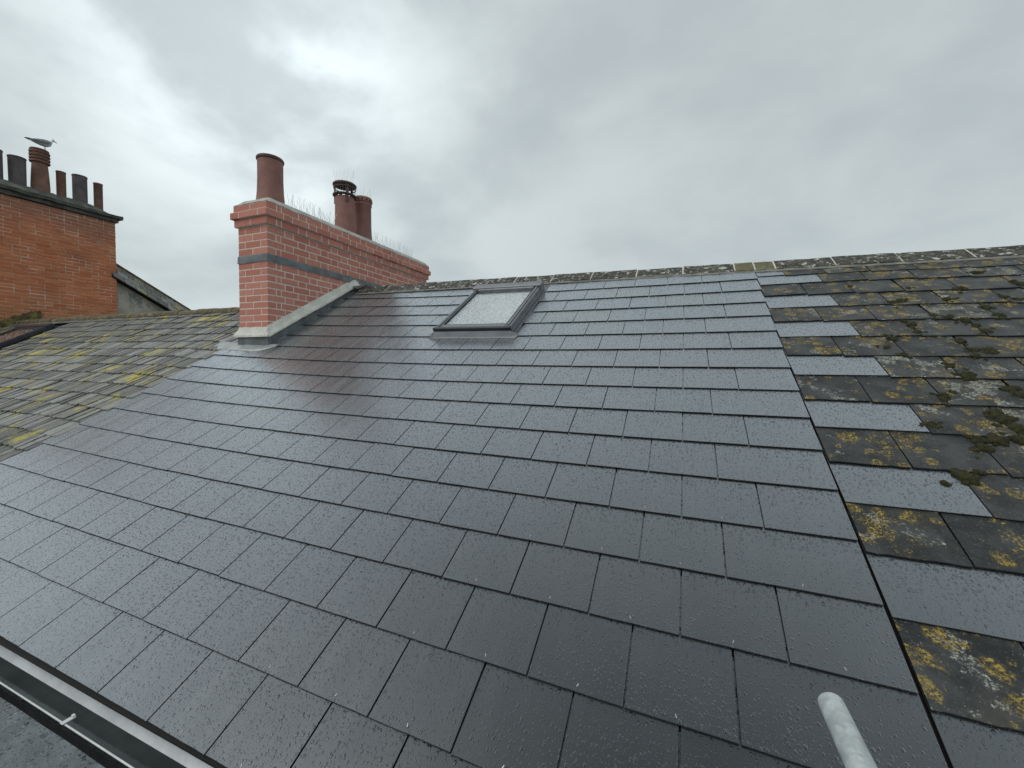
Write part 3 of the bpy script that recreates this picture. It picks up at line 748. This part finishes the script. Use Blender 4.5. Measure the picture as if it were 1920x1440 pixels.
# lead band round the stack
def lead_band(x0, x1, y0, y1, z0, z1, t=.004, seg=26):
    v = []; f = []; rg = random.Random(4)
    path = []
    for a, b in (((x0, y1), (x0, y0)), ((x0, y0), (x1, y0)), ((x1, y0), (x1, y1)), ((x1, y1), (x0, y1))):
        n = max(3, int(math.dist(a, b) / .09))
        path += [(a[0] + (b[0] - a[0]) * i / n, a[1] + (b[1] - a[1]) * i / n) for i in range(n)]
    cx, cy = (x0 + x1) / 2, (y0 + y1) / 2
    for x, y in path:
        o = t + rg.uniform(-.001, .003); dx = (1 if x >= x1 - 1e-6 else -1 if x <= x0 + 1e-6 else 0); dy = (1 if y >= y1 - 1e-6 else -1 if y <= y0 + 1e-6 else 0)
        jz = rg.uniform(-.004, .004)
        v += [(x + dx * o * .4, y + dy * o * .4, z1), (x + dx * o, y + dy * o, z1 - .012), (x + dx * (o + .004), y + dy * (o + .004), z0 + jz), (x, y, z0 + jz + .003)]
    n = len(path)
    for i in range(n):
        j = (i + 1) % n
        for k in range(3): f.append((i*4 + k, i*4 + k + 1, j*4 + k + 1, j*4 + k))
    return v, f
part('lead_band', *lead_band(CX0, CX1, CY0, CY1, .219, .305), M_LEAD, chim)
# domed mortar flaunching
v = []; f = []; nx, ny = 12, 48
fx0, fx1, fy0, fy1 = CX0 - .032, CX1 + .032, CY0 - .032, CY1 + .032
rg = random.Random(2)
for j in range(ny + 1):
    for i in range(nx + 1):
        x = fx0 + (fx1 - fx0) * i / nx; y = fy0 + (fy1 - fy0) * j / ny
        e = min(x - fx0, fx1 - x, y - fy0, fy1 - y)
        v.append((x, y, .862 + .140 * min(1, e / .24) ** .6 + rg.uniform(-.003, .003)))
for j in range(ny):
    for i in range(nx):
        a = j * (nx + 1) + i; f.append((a, a + 1, a + nx + 2, a + nx + 1))
part('flaunching', v, f, M_FLAUNCH, chim, smooth=True)
# lead upstand and cement fillet where the stack meets the slates
def strip_along(fn, n, seed=0, jit=.003):
    """extrude a changing cross-section: fn(t) -> list of points"""
    rg = random.Random(seed); v = []; f = []; m = None
    for i in range(n + 1):
        ps = [Vector(p) for p in fn(i / n)]; m = len(ps)
        v += [p + Vector((rg.uniform(-jit, jit), rg.uniform(-jit, jit), rg.uniform(-jit, jit))) for p in ps]
    for i in range(n):
        for j in range(m):
            k = (j + 1) % m; f.append((i*m + j, i*m + k, (i+1)*m + k, (i+1)*m + j))
    f.append(tuple(reversed(range(m)))); f.append(tuple(n*m + j for j in range(m)))
    return v, f
def long_side(t):
    y = -1.312 + t * 1.43; rz = .589 * max(y, -1.27) + .028
    return y, rz
def f_fillet(t):
    y, rz = long_side(t); b = 1 - max(0, (t - .96) / .04) * .3
    return [(CX1 - .002, y, rz + .115), (CX1 + .045, y, rz + .112), (CX1 + .047, y, rz + .130), (CX1 + .02, y, rz + .175 * b), (CX1 + .001, y, rz + .235 * b)] if y > -1.27 else [(CX1 - .002, y, rz + .115), (CX1 + .045, y, rz + .112), (CX1 + .047, y, rz + .130), (CX1 + .02, y, rz + .135), (CX1 + .001, y, rz + .14)]
part('cement_fillet', *strip_along(f_fillet, 34, 1, .0025), M_CEMENT, chim, smooth=False)
part('cement_fillet', *strip_along(lambda t: [(CX0 - .045 + t * (CX1 - CX0 + .088), CY0 + .002, -.612), (CX0 - .045 + t * (CX1 - CX0 + .088), CY0 - .045, -.616), (CX0 - .045 + t * (CX1 - CX0 + .088), CY0 - .047, -.598), (CX0 - .02 + t * (CX1 - CX0 + .04), CY0 - .02, -.545), (CX0 + .002 + t * (CX1 - CX0 - .004), CY0 - .001, -.500)], 14, 2, .003), M_CEMENT, chim)
def f_up(t):
    y, rz = long_side(t); y += .035
    return [(CX1 + .003, y, rz - .03), (CX1 + .014, y, rz - .03), (CX1 + .015, y, rz + .111), (CX1 + .003, y, rz + .112)]
part('lead_upstand', *strip_along(f_up, 22, 3, .002), M_LEAD, chim)
part('lead_upstand', *strip_along(lambda t: [(CX0 - .012 + t * (CX1 - CX0 + .026), CY0 - .003, -.75), (CX0 - .012 + t * (CX1 - CX0 + .026), CY0 - .015, -.75), (CX0 - .012 + t * (CX1 - CX0 + .026), CY0 - .015, -.614), (CX0 - .012 + t * (CX1 - CX0 + .026), CY0 - .003, -.613)], 8, 4, .002), M_LEAD, chim)
# bright lead soaker edges, one per course
for k in range(1, 7):
    v = [S(-4.86, k - .02, .012), S(-4.832, k - .02, .013), S(-4.832, k - .98, .012), S(-4.86, k - .98, .011)]
    v += [p + NV * .0035 for p in v]
    part('lead_soaker', v, [(4, 5, 6, 7), (0, 1, 5, 4), (1, 2, 6, 5), (3, 0, 4, 7)], M_LEADL, chim)
# front apron dressed over the slates
v = []; f = []; nx, ny = 16, 4; rg = random.Random(6)
for j in range(ny + 1):
    for i in range(nx + 1):
        t = i / nx; X = -5.70 + t * .98; kk = 5.92 + (j / ny) * (.66 - .5 * max(0, (t - .72) / .28) ** 2 - .12 * max(0, (.12 - t) / .12))
        v.append(S(X, kk, .021 - .002 * j / ny + rg.uniform(-.0015, .002)))
n0 = len(v); v += [p - NV * .004 for p in v]
for j in range(ny):
    for i in range(nx):
        a = j * (nx + 1) + i; f.append((a, a + nx + 1, a + nx + 2, a + 1))
for i in range(nx): a = ny * (nx + 1) + i; f.append((a, a + n0, a + n0 + 1, a + 1))
part('lead_apron', v, f, M_LEADL, chim, smooth=True)
# lead saddle where the band meets the ridge
v = [(CX1 + .002, .02, .255), (CX1 + .002, .55, .255), (CX1 + .03, .5, .215), (CX1 + .16, .34, .195), (CX1 + .18, .1, .198), (CX1 + .14, -.04, .125), (CX1 + .02, -.02, .17)]
part('lead_saddle', v, [tuple(range(len(v)))], M_LEAD, chim)

# pots
def pot(name, label, y, r, z0, z1, prof, mat=M_TERRA):
    o = MB().lathe(prof, (-5.1, y, 0), 36).build(name, mat, chim, label=label); return smooth_angle(o, 45)
p1 = pot('chimney_pot', 'tall plain terracotta pot at the near end', -1.04, .17, .9, 1.455, [(0.158, 0.9), (0.1469, 0.97), (0.1375, 1.08), (0.1327, 1.22), (0.1327, 1.4), (0.1343, 1.425), (0.1185, 1.425), (0.1106, 1.0)])
smooth_angle(MB().lathe([(0.1343, 1.42), (0.1438, 1.432), (0.1446, 1.45), (0.1359, 1.462), (0.1185, 1.462), (0.1169, 1.42)], (-5.1, -1.04, 0), 36).build('rim', M_TERRAD, p1), 35)
p2 = pot('chimney_pot', 'terracotta pot topped by a raised vent cap and wire spikes', .112, .17, .95, 1.5, [(0.145, 0.92), (0.1362, 1.0), (0.1302, 1.15), (0.1273, 1.42), (0.1273, 1.447), (0.111, 1.447), (0.1036, 1.0)])
smooth_angle(MB().lathe([(0.1317, 1.462), (0.1584, 1.468), (0.1598, 1.482), (0.1332, 1.492), (0.111, 1.492), (0.111, 1.462)], (-5.1, .112, 0), 36, closed=True).build('collar', M_TERRAD, p2), 35)
for i in range(10):
    q = i * math.pi / 5; MB().add(boxm(-.010, .010, -.016, .016, 1.440, 1.466), Matrix.Translation((-5.1, .112, 0)) @ Matrix.Rotation(q, 4, 'Z') @ Matrix.Translation((.119, 0, 0))).build('slot_spacer', M_TERRAD, p2)
smooth_angle(MB().lathe([(0.0, 1.668), (0.0888, 1.66), (0.148, 1.64), (0.1598, 1.628), (0.1584, 1.612), (0.148, 1.616), (0.0, 1.634)], (-5.1, .112, 0), 36).build('vent_cap', M_TERRAD, p2), 35)
smooth_angle(MB().lathe([(0.145, 1.568), (0.151, 1.572), (0.151, 1.582), (0.145, 1.586)], (-5.1, .112, 0), 36, closed=True).build('wire_ring', M_TERRAD, p2), 35)
for i in range(3):
    q = i * 2.094 - .55; c, s = math.cos(q), math.sin(q)
    MB().add(boxm(-.006, .006, -.018, .018, 1.36, 1.63), Matrix.Translation((-5.1, .112, 0)) @ Matrix.Rotation(q, 4, 'Z') @ Matrix.Translation((.134, 0, 0))).build('cap_post', M_TERRAD, p2)
mb = MB()
for i in range(26):
    q = i * 2 * math.pi / 26; c, s = math.cos(q), math.sin(q); mb.tube([(-5.1 + .138 * c, .112 + .138 * s, 1.488), (-5.1 + .147 * c, .112 + .147 * s, 1.62)], .0009, 5)
mb.build('wire_guard', M_STEEL, p2)
p3 = pot('chimney_pot', 'terracotta pot with a pierced rim behind the vent cap', .475, .165, .95, 1.58, [(0.144, 0.92), (0.131, 1.0), (0.1224, 1.15), (0.1188, 1.45), (0.1267, 1.462), (0.1296, 1.474), (0.121, 1.486), (0.121, 1.5), (0.1339, 1.512), (0.1354, 1.56), (0.1267, 1.578), (0.108, 1.578), (0.1008, 1.0)])
for i in range(14):
    q = i * 2 * math.pi / 14
    smooth_angle(MB().add((lambda m: (m.v, m.f))(MB().lathe([(.0005, .002), (.012, .002), (.012, -.004)], (0, 0, 0), 12)), Matrix.Translation((-5.1, .475, 1.536)) @ Matrix.Rotation(q, 4, 'Z') @ Matrix.Translation((.1360, 0, 0)) @ Matrix.Rotation(math.pi / 2, 4, 'Y')).build('vent_hole', M_RUBBER, p3), 35)
# wire spikes against birds: strips along the flaunching and on the pots
spike = mesh('spike', *(lambda m: (m.v, m.f))(MB().tube([(0, 0, 0), (0, 0, .165)], [.0013, .0009], 4)), mats=M_STEEL)
def strip(y0, y1, n, X=-5.1, z=1.004):
    s = MB().box(X - .018, X + .018, y0, y1, z - .012, z, b=.003).build('spike_strip', M_RUBBER, chim)
    P = inv(s); rg = random.Random(int(y0 * 100))
    for i in range(n):
        y = y0 + (y1 - y0) * (i + .5) / n
        for a in (-.42, .12, .42):
            link('spike', spike, s, P @ Matrix.Translation((X, y + rg.uniform(-.006, .006), z - .004)) @ Matrix.Rotation(a + rg.gauss(0, .07), 4, 'Y') @ Matrix.Rotation(rg.gauss(.12, .22), 4, 'X'))
strip(-.82, -.10, 15); strip(.70, 1.72, 21)
for y, z, r, n in ((.112, 1.655, .11, 12), (.475, 1.57, .118, 8)):
    P = inv(p2 if z > 1.6 else p3); rg = random.Random(n)
    for i in range(n):
        q = i * 2 * math.pi / n
        link('spike', spike, p2 if z > 1.6 else p3, P @ Matrix.Translation((-5.1 + r * math.cos(q), y + r * math.sin(q), z - .01)) @ Matrix.Rotation(rg.gauss(0, .12), 4, 'X') @ Matrix.Rotation(.12 * math.cos(q), 4, 'Y') @ Matrix.Diagonal((1, 1, 1.15 if z > 1.6 else .95, 1)))

# ------------------------------------------------------------------ the old stack at the far left
SX = -13.4
stack = thing('old_brick_stack', 'tall soot stained old red brick chimney stack with a row of pots', 'chimney', (-13.85, -.3, 0))
vis = []; hid = []; rg = random.Random(31)
SY0, SY1 = -2.2, 1.285
i = 0; z = 2.43
while z > -.15:
    y = SY1; off = (.105 if i % 2 else .215)
    first = True
    while y > SY0 + .02:
        l = off if first else (.215 if rg.random() > .12 else .1025); first = False
        a = max(SY0, y - l)
        brick_obj(None, SX - .1, SX + rg.uniform(-.004, .003), a, y, z - .063, z, M_OLDRED, vis, .003, .006); y = a - .011
    for q in range(3): brick_obj(None, SX - .36 - q * .235, SX - .14 - q * .235, SY0, SY0 + .1, z - .063, z, M_OLDRED, hid); brick_obj(None, SX - .335 - q * .235, SX - .115 - q * .235, SY1 - .1, SY1, z - .063, z, M_OLDRED, hid)
    z -= .0745; i += 1
place(stack, vis, hid, M_OLDRED)
MB().box(SX - .85, SX - .007, SY0 + .006, SY1 - .006, -.6, 2.43).build('mortar_core', M_OLDMORTAR, stack)
def slab(x0, x1, y0, y1, z0, z1, jit, n=30):
    v = []; f = []; rg = random.Random(int(z0 * 50))
    for i in range(n + 1):
        y = y0 + (y1 - y0) * i / n
        J = lambda: rg.uniform(-jit, jit)
        v += [(x0, y, z0 + J()), (x1 + J(), y, z0 + J()), (x1 + J(), y, z1 + J()), (x0, y, z1 + J())]
    for i in range(n):
        for k in range(4):
            l = (k + 1) % 4; f.append((i*4 + k, (i+1)*4 + k, (i+1)*4 + l, i*4 + l))
    f += [(0, 1, 2, 3), (n*4 + 3, n*4 + 2, n*4 + 1, n*4)]
    return v, f
part('cap_moulding', *slab(SX - .95, SX + .045, SY0 - .05, SY1 + .045, 2.445, 2.525, .006), M_STONE, stack)
part('cap_slab', *slab(SX - 1.0, SX + .105, SY0 - .1, SY1 + .11, 2.53, 2.60, .010), M_STONE, stack)
v = []; f = []; n = 40; rg = random.Random(77)
for i in range(n + 1):
    y = SY0 - .08 + (SY1 + .16 - SY0) * i / n
    e = min(1, min(i, n - i) / 4)
    J = lambda: rg.uniform(-.016, .016)
    v += [(SX + .085 + J() * .5, y, 2.595), (SX - .08, y, 2.60 + .11 * e + J()), (SX - .42, y, 2.60 + .24 * e + J()), (SX - .8, y, 2.60 + .11 * e + J()), (SX - .98, y, 2.595)]
for i in range(n):
    for k in range(4): f.append((i*5 + k, (i+1)*5 + k, (i+1)*5 + k + 1, i*5 + k + 1))
part('mossy_flaunching', v, f, M_STONE, stack)
PX = -13.85
def oldpot(label, y, r, z1, mat, ringed=False, taper=1.0, base=2.72):
    if ringed:
        prof = [(r * 1.02, base), (r * 1.05, base + .2), (r * .97, base + .45), (r * .86, base + .70)]
        z = base + .70; R0 = r * 1.12
        for k in range(4): prof += [(R0, z + .012), (R0 * 1.03, z + .040), (R0 * .86, z + .052), (R0 * .86, z + .068)]; z += .068
        prof += [(R0 * .95, z + .01), (R0 * .9, z + .03), (R0 * .7, z + .03), (r * .7, base + .2)]
    else:
        prof = [(r * 1.0, base), (r * 1.0 * taper, z1 - .03), (r * 1.05 * taper, z1 - .025), (r * 1.05 * taper, z1), (r * .9 * taper, z1), (r * .85, base + .1)]
    o = MB().lathe(prof, (PX, y, 0), 24).build('chimney_pot', mat, stack, label=label); smooth_angle(o, 40); return o
oldpot('grey sooty pot cut by the picture edge', -.49, .13, 3.42, M_GREYPOT)
oldpot('wide grey sooty pot left of the ringed pot', -.155, .128, 3.40, M_GREYPOT, taper=1.03)
oldpot('ringed clay pot that the gull stands on', .188, .142, 3.72, M_OLDPOT, ringed=True)
oldpot('slim reddish pot right of the ringed pot', .522, .08, 3.39, M_OLDPOT)
oldpot('wide grey pot second from the right end', .841, .128, 3.43, M_GREYPOT)
oldpot('slim reddish pot at the right end', 1.172, .083, 3.39, M_OLDPOT)

# gull standing on the ringed pot, facing right
gull = thing('gull', 'grey and white gull standing on the ringed pot of the old stack', 'bird', (PX, .26, 3.735))
secs = [(-.20, .092, .016, .006), (-.175, .096, .030, .014), (-.14, .104, .048, .030), (-.10, .114, .062, .050), (-.04, .124, .074, .068), (.02, .134, .078, .076), (.07, .146, .072, .072), (.108, .166, .056, .062), (.125, .196, .042, .048), (.130, .226, .040, .042), (.136, .248, .041, .040), (.152, .256, .034, .032), (.170, .250, .018, .017), (.180, .246, .008, .008)]
v = []; f = []; n = 14
for (y, zc, rw, rh) in secs:
    for j in range(n):
        q = 2 * math.pi * j / n; v.append((PX + rw * math.cos(q), .26 + y, 3.775 + zc + rh * math.sin(q)))
for i in range(len(secs) - 1):
    for j in range(n):
        k = (j + 1) % n; f.append((i*n + j, (i+1)*n + j, (i+1)*n + k, i*n + k))
f.append(tuple(range(n))); f.append(tuple(reversed([(len(secs) - 1) * n + j for j in range(n)])))
part('body', v, f, M_GULLW, gull, smooth=True)
for s in (-1, 1):
    w = [(-.245, .112, .012, .006), (-.19, .116, .028, .016), (-.12, .126, .052, .036), (-.04, .138, .066, .050), (.04, .150, .066, .052), (.085, .158, .046, .036), (.105, .162, .012, .012)]
    v = []; f = []
    for (y, zc, rw, rh) in w:
        for j in range(10):
            q = 2 * math.pi * j / 10; v.append((PX + s * (.026 + .4 * rw) + rw * .62 * math.cos(q), .26 + y, 3.775 + zc + rh * math.sin(q)))
    for i in range(len(w) - 1):
        for j in range(10):
            k = (j + 1) % 10; f.append((i*10 + j, (i+1)*10 + j, (i+1)*10 + k, i*10 + k))
    o = part('wing', v, f, M_GULLG, gull, smooth=True)
    MB().tube([(PX + s * .030, .035, 3.890), (PX + s * .020, .0, 3.886), (PX + s * .008, -.035, 3.882)], [.014, .010, .003], 8).build('wing_tip', M_GULLB, o)
    MB().tube([(PX + s * .022, .27, 3.86), (PX + s * .024, .280, 3.795), (PX + s * .024, .272, 3.738)], .0045, 6).tube([(PX + s * .024, .272, 3.738), (PX + s * .024, .305, 3.736)], [.005, .004], 6).build('leg', M_LEG, gull)
MB().tube([(PX, .428, 4.022), (PX, .458, 4.014), (PX, .480, 4.002)], [.011, .009, .003], 8).build('beak', M_LEG, gull)

# ------------------------------------------------------------------ gable behind, and the mossy roof at the far left
gab = thing('gable_house', 'grey rendered gable with mossy slate verge right of the old stack', 'house', (-13.6, 2, -2))
zt = lambda y: 1.09 - (y - 1.28) * .552
part('gable_wall', [(-13.55, 1.2, -2), (-13.55, 4.6, -2), (-13.55, 4.6, zt(4.6)), (-13.55, 1.2, zt(1.2)), (-14.4, 1.2, -2), (-14.4, 4.6, -2), (-14.4, 4.6, zt(4.6)), (-14.4, 1.2, zt(1.2))], [(0, 1, 2, 3), (1, 5, 6, 2), (3, 2, 6, 7), (4, 0, 3, 7)], M_RENDER, gab)
def verge(y, a, up=0.0):
    """point of the narrow verge slope, a = 0 at its lower edge, 1 at the top"""
    return Vector((-13.36 - .20 * a, y + .02 * a, zt(y) + .0 + .37 * a + up))
v = [verge(1.18, 0, -.02), verge(4.6, 0, -.02), verge(4.6, 1, -.02), verge(1.18, 1, -.02), Vector((-14.4, 1.18, zt(1.18) + .2)), Vector((-14.4, 4.6, zt(4.6) + .2))]
part('verge_board', v, [(0, 1, 2, 3), (3, 2, 5, 4)], M_UNDER, gab)
rg = random.Random(9); y = 1.2
while y < 3.4:
    for r in range(3):
        l = .23; yy = y + (.11 if r % 2 else 0)
        a0, a1 = r * .33 - .01, r * .33 + .40
        ps = [verge(yy, a0, .012), verge(yy + l - .012, a0 + rg.uniform(-.02, .02), .012), verge(yy + l - .012, a1, .0), verge(yy, a1, .0)]
        off = Vector((.016, 0, .012)); q = [p + off for p in ps]
        part('slate', ps + q, [(4, 5, 6, 7), (0, 1, 5, 4), (1, 2, 6, 5), (2, 3, 7, 6), (3, 0, 4, 7)], M_LEFT, gab)
    y += .23
mb = MB().tube([verge(1.19, 1.02, .03), verge(2.2, 1.02, .03), verge(4.6, 1.02, .03)], .035, 8); mb.build('mossy_capping', M_MOSSY, gab)

mroof = thing('mossy_roof', 'dark mossy roof edge below the old stack at the left edge', 'roof', (-13.6, -.6, -.3))
pieces = []; rg = random.Random(41); P = inv(mroof)
k = 1.75
while k < 14:
    x = -13.40
    while x > -16.5:
        w = rg.choice([.16, .2, .24])
        key = (w, 'm', rg.randint(0, 2))
        if key not in lc: lc[key] = mesh('slate', *slate_shape(w - .012, .30, 0.014, 0.016, 0.021, 6, 0.008, hash(key) % 997, .003), mats=M_STONE)
        pieces.append((P @ frame(x - w / 2, k, .10 + rg.uniform(0, .008), 1.0, R(rg.gauss(0, .6)), R(rg.gauss(0, .9)), 0), lc[key], corners(x - w, x, k, k - .75))); x -= w
    k += .75
rank = sorted(range(len(pieces)), key=lambda i: -seen(pieces[i][2])); rest = MB()
for i in rank:
    M, me, c = pieces[i]
    if seen(c) > 0: link('slate', me, mroof, M)
    else: rest.add(([p.co[:] for p in me.vertices], [tuple(q.vertices) for q in me.polygons]), wmat(mroof) @ M)
part('slate_field', rest.v, rest.f, M_STONE, mroof, kind='stuff')
v = [S(-13.4, 1.0, .10), S(-16.5, 1.0, .10), S(-16.5, 15, .10), S(-13.4, 15, .10), S(-13.4, 1.0, -.05), S(-13.4, 15, -.05)]
part('underlay', v, [(0, 1, 2, 3), (0, 3, 5, 4)], M_STONE, mroof)
# moss heaped along the foot of the stack
v = []; f = []; n = 26; rg = random.Random(12)
for i in range(n + 1):
    t = i / n; X = -13.30 - t * .0; y = -2.0 + t * 1.95
    rz = .589 * y + .05
    hgt = .05 + .04 * math.sin(i * 1.3) + rg.uniform(-.02, .02)
    if t > .88: hgt *= (1 - t) / .12 + .1
    v += [(SX + .10 + rg.uniform(-.02, .02), y, rz - .05), (SX + .085 + rg.uniform(-.02, .02), y, rz + .08 + hgt * .4), (SX + .03, y, rz + .12 + hgt), (SX - .02, y, rz + .12 + hgt)]
for i in range(n):
    for k in range(3): f.append((i*4 + k, (i+1)*4 + k, (i+1)*4 + k + 1, i*4 + k + 1))
part('moss_bank', v, f, M_MOSSY, mroof, smooth=True)

# ------------------------------------------------------------------ gutter, fascia, platform, scaffold tube
gut = thing('gutter', 'grey half round gutter holding dark rain water along the eaves', 'gutter', (-2.5, -3.75, -2.2))
GY, GZ, GR = -3.752, -2.158, .060
GX0, GX1 = -9.0, 3.2
def sweep(prof, X0, X1, n=40, closed=True, jit=0):
    v = []; f = []; m = len(prof); rg = random.Random(1)
    for i in range(n + 1):
        x = X0 + (X1 - X0) * i / n
        for y, z in prof: v.append((x, y + rg.uniform(-jit, jit), z + rg.uniform(-jit, jit)))
    for i in range(n):
        for j in range(m if closed else m - 1):
            k = (j + 1) % m; f.append((i*m + j, i*m + k, (i+1)*m + k, (i+1)*m + j))
    return v, f
ang = [math.pi + math.pi * i / 16 for i in range(17)]
prof = [(GY + GR * math.cos(q), GZ + GR * math.sin(q)) for q in ang]
prof += [(GY + (GR + .002) * math.cos(q), GZ + (GR + .002) * math.sin(q)) for q in reversed(ang)]
smooth_angle(part('channel', *sweep(prof, GX0, GX1), M_GUTTER, gut), 50)
smooth_angle(MB().tube([(GX0, GY - GR - .002, GZ + .002), (GX1, GY - GR - .002, GZ + .002)], .0028, 10).build('outer_lip', M_LIP, gut), 50)
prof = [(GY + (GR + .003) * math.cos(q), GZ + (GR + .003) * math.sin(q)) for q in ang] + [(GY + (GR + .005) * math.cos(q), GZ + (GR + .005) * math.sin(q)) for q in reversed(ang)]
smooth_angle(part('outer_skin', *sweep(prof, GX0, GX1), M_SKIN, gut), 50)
wz = GZ - .049; hw = math.sqrt(GR**2 - .049**2) - .0006
part('rain_water', [(GX0, GY - hw, wz), (GX1, GY - hw, wz), (GX1, GY + hw, wz), (GX0, GY + hw, wz)], [(0, 1, 2, 3)], M_GWATER, gut)
for x in (-2.56, -3.5, -4.4, -1.6):
    mb = MB()
    mb.add(boxm(x - .009, x + .009, GY - GR - .010, GY - GR + .026, GZ + .006, GZ + .0095, b=.001)).add(boxm(x - .006, x + .006, GY - GR + .018, GY - GR + .026, GZ + .0095, GZ + .016, b=.001))
    mb.build('bracket', M_LIP, gut)
fas = thing('front_wall', 'dark boarded wall head tucked behind the gutter under the eaves', 'wall', (-2.5, -3.6, -2.3))
part('fascia', *sweep([(-3.688, -2.36), (-3.688, -2.150), (-3.66, -2.150), (-3.66, -2.36)], GX0, GX1, 4), M_FASCIA, fas)
part('wall', *boxm(GX0, GX1, -3.64, -3.34, -7.2, -2.25), M_WALL, fas)
part('eaves_felt', *sweep([(-3.712, -2.158), (-3.60, -2.095), (-3.60, -2.105), (-3.712, -2.164)], GX0, GX1, 30, jit=.001), M_RUBBER, fas)

plat = thing('platform', 'wet dark sheeted platform beyond the gutter at the lower left corner', 'platform', (-3, -4.4, -2.55))
v = []; f = []; nx, ny = 60, 16; rg = random.Random(14)
for j in range(ny + 1):
    for i in range(nx + 1):
        x = -8 + 11 * i / nx; y = -3.828 - 1.45 * (j / ny)
        v.append((x, y, -2.196 - .10 * min(1, (-3.828 - y) / .6) + .003 * math.sin(2.1 * x + 3 * y) + .006 * math.sin(7 * y + 1.3 * x) + rg.uniform(-.002, .002)))
n0 = len(v)
for j in range(ny):
    for i in range(nx):
        a = j * (nx + 1) + i; f.append((a + nx + 1, a + nx + 2, a + 1, a))
part('wet_sheet', v, f, M_SHEET, plat, smooth=True)
for i in range(7):
    y0 = -3.86 - i * .225
    part('board', *boxm(-8, 3, y0 - .22, y0, -2.40, -2.36), M_FASCIA, plat)

tube = thing('scaffold_tube', 'galvanised steel scaffold tube poking over the slates at lower right', 'scaffold tube', (-.318, -3.9, -1.60))
to = .0242; ti = .0202; E0 = (-.3175, -3.478, -1.606); E1 = (-.3195, -6.2, -1.560)
ax = (Vector(E1) - Vector(E0)).normalized(); L = (Vector(E1) - Vector(E0)).length
prof = [(ti, 0.0015), (ti + .001, 0.0), (to - .0012, 0.0), (to, 0.0015), (to, L), (ti, L)]
q = ax.to_track_quat('Z', 'Y').to_matrix().to_4x4()
m = MB().lathe(prof, (0, 0, 0), 40, closed=True)
o = part('tube', [tuple(Vector(E0) + q.to_3x3() @ Vector(p)) for p in m.v], m.f, M_GALV, tube); smooth_angle(o, 40)
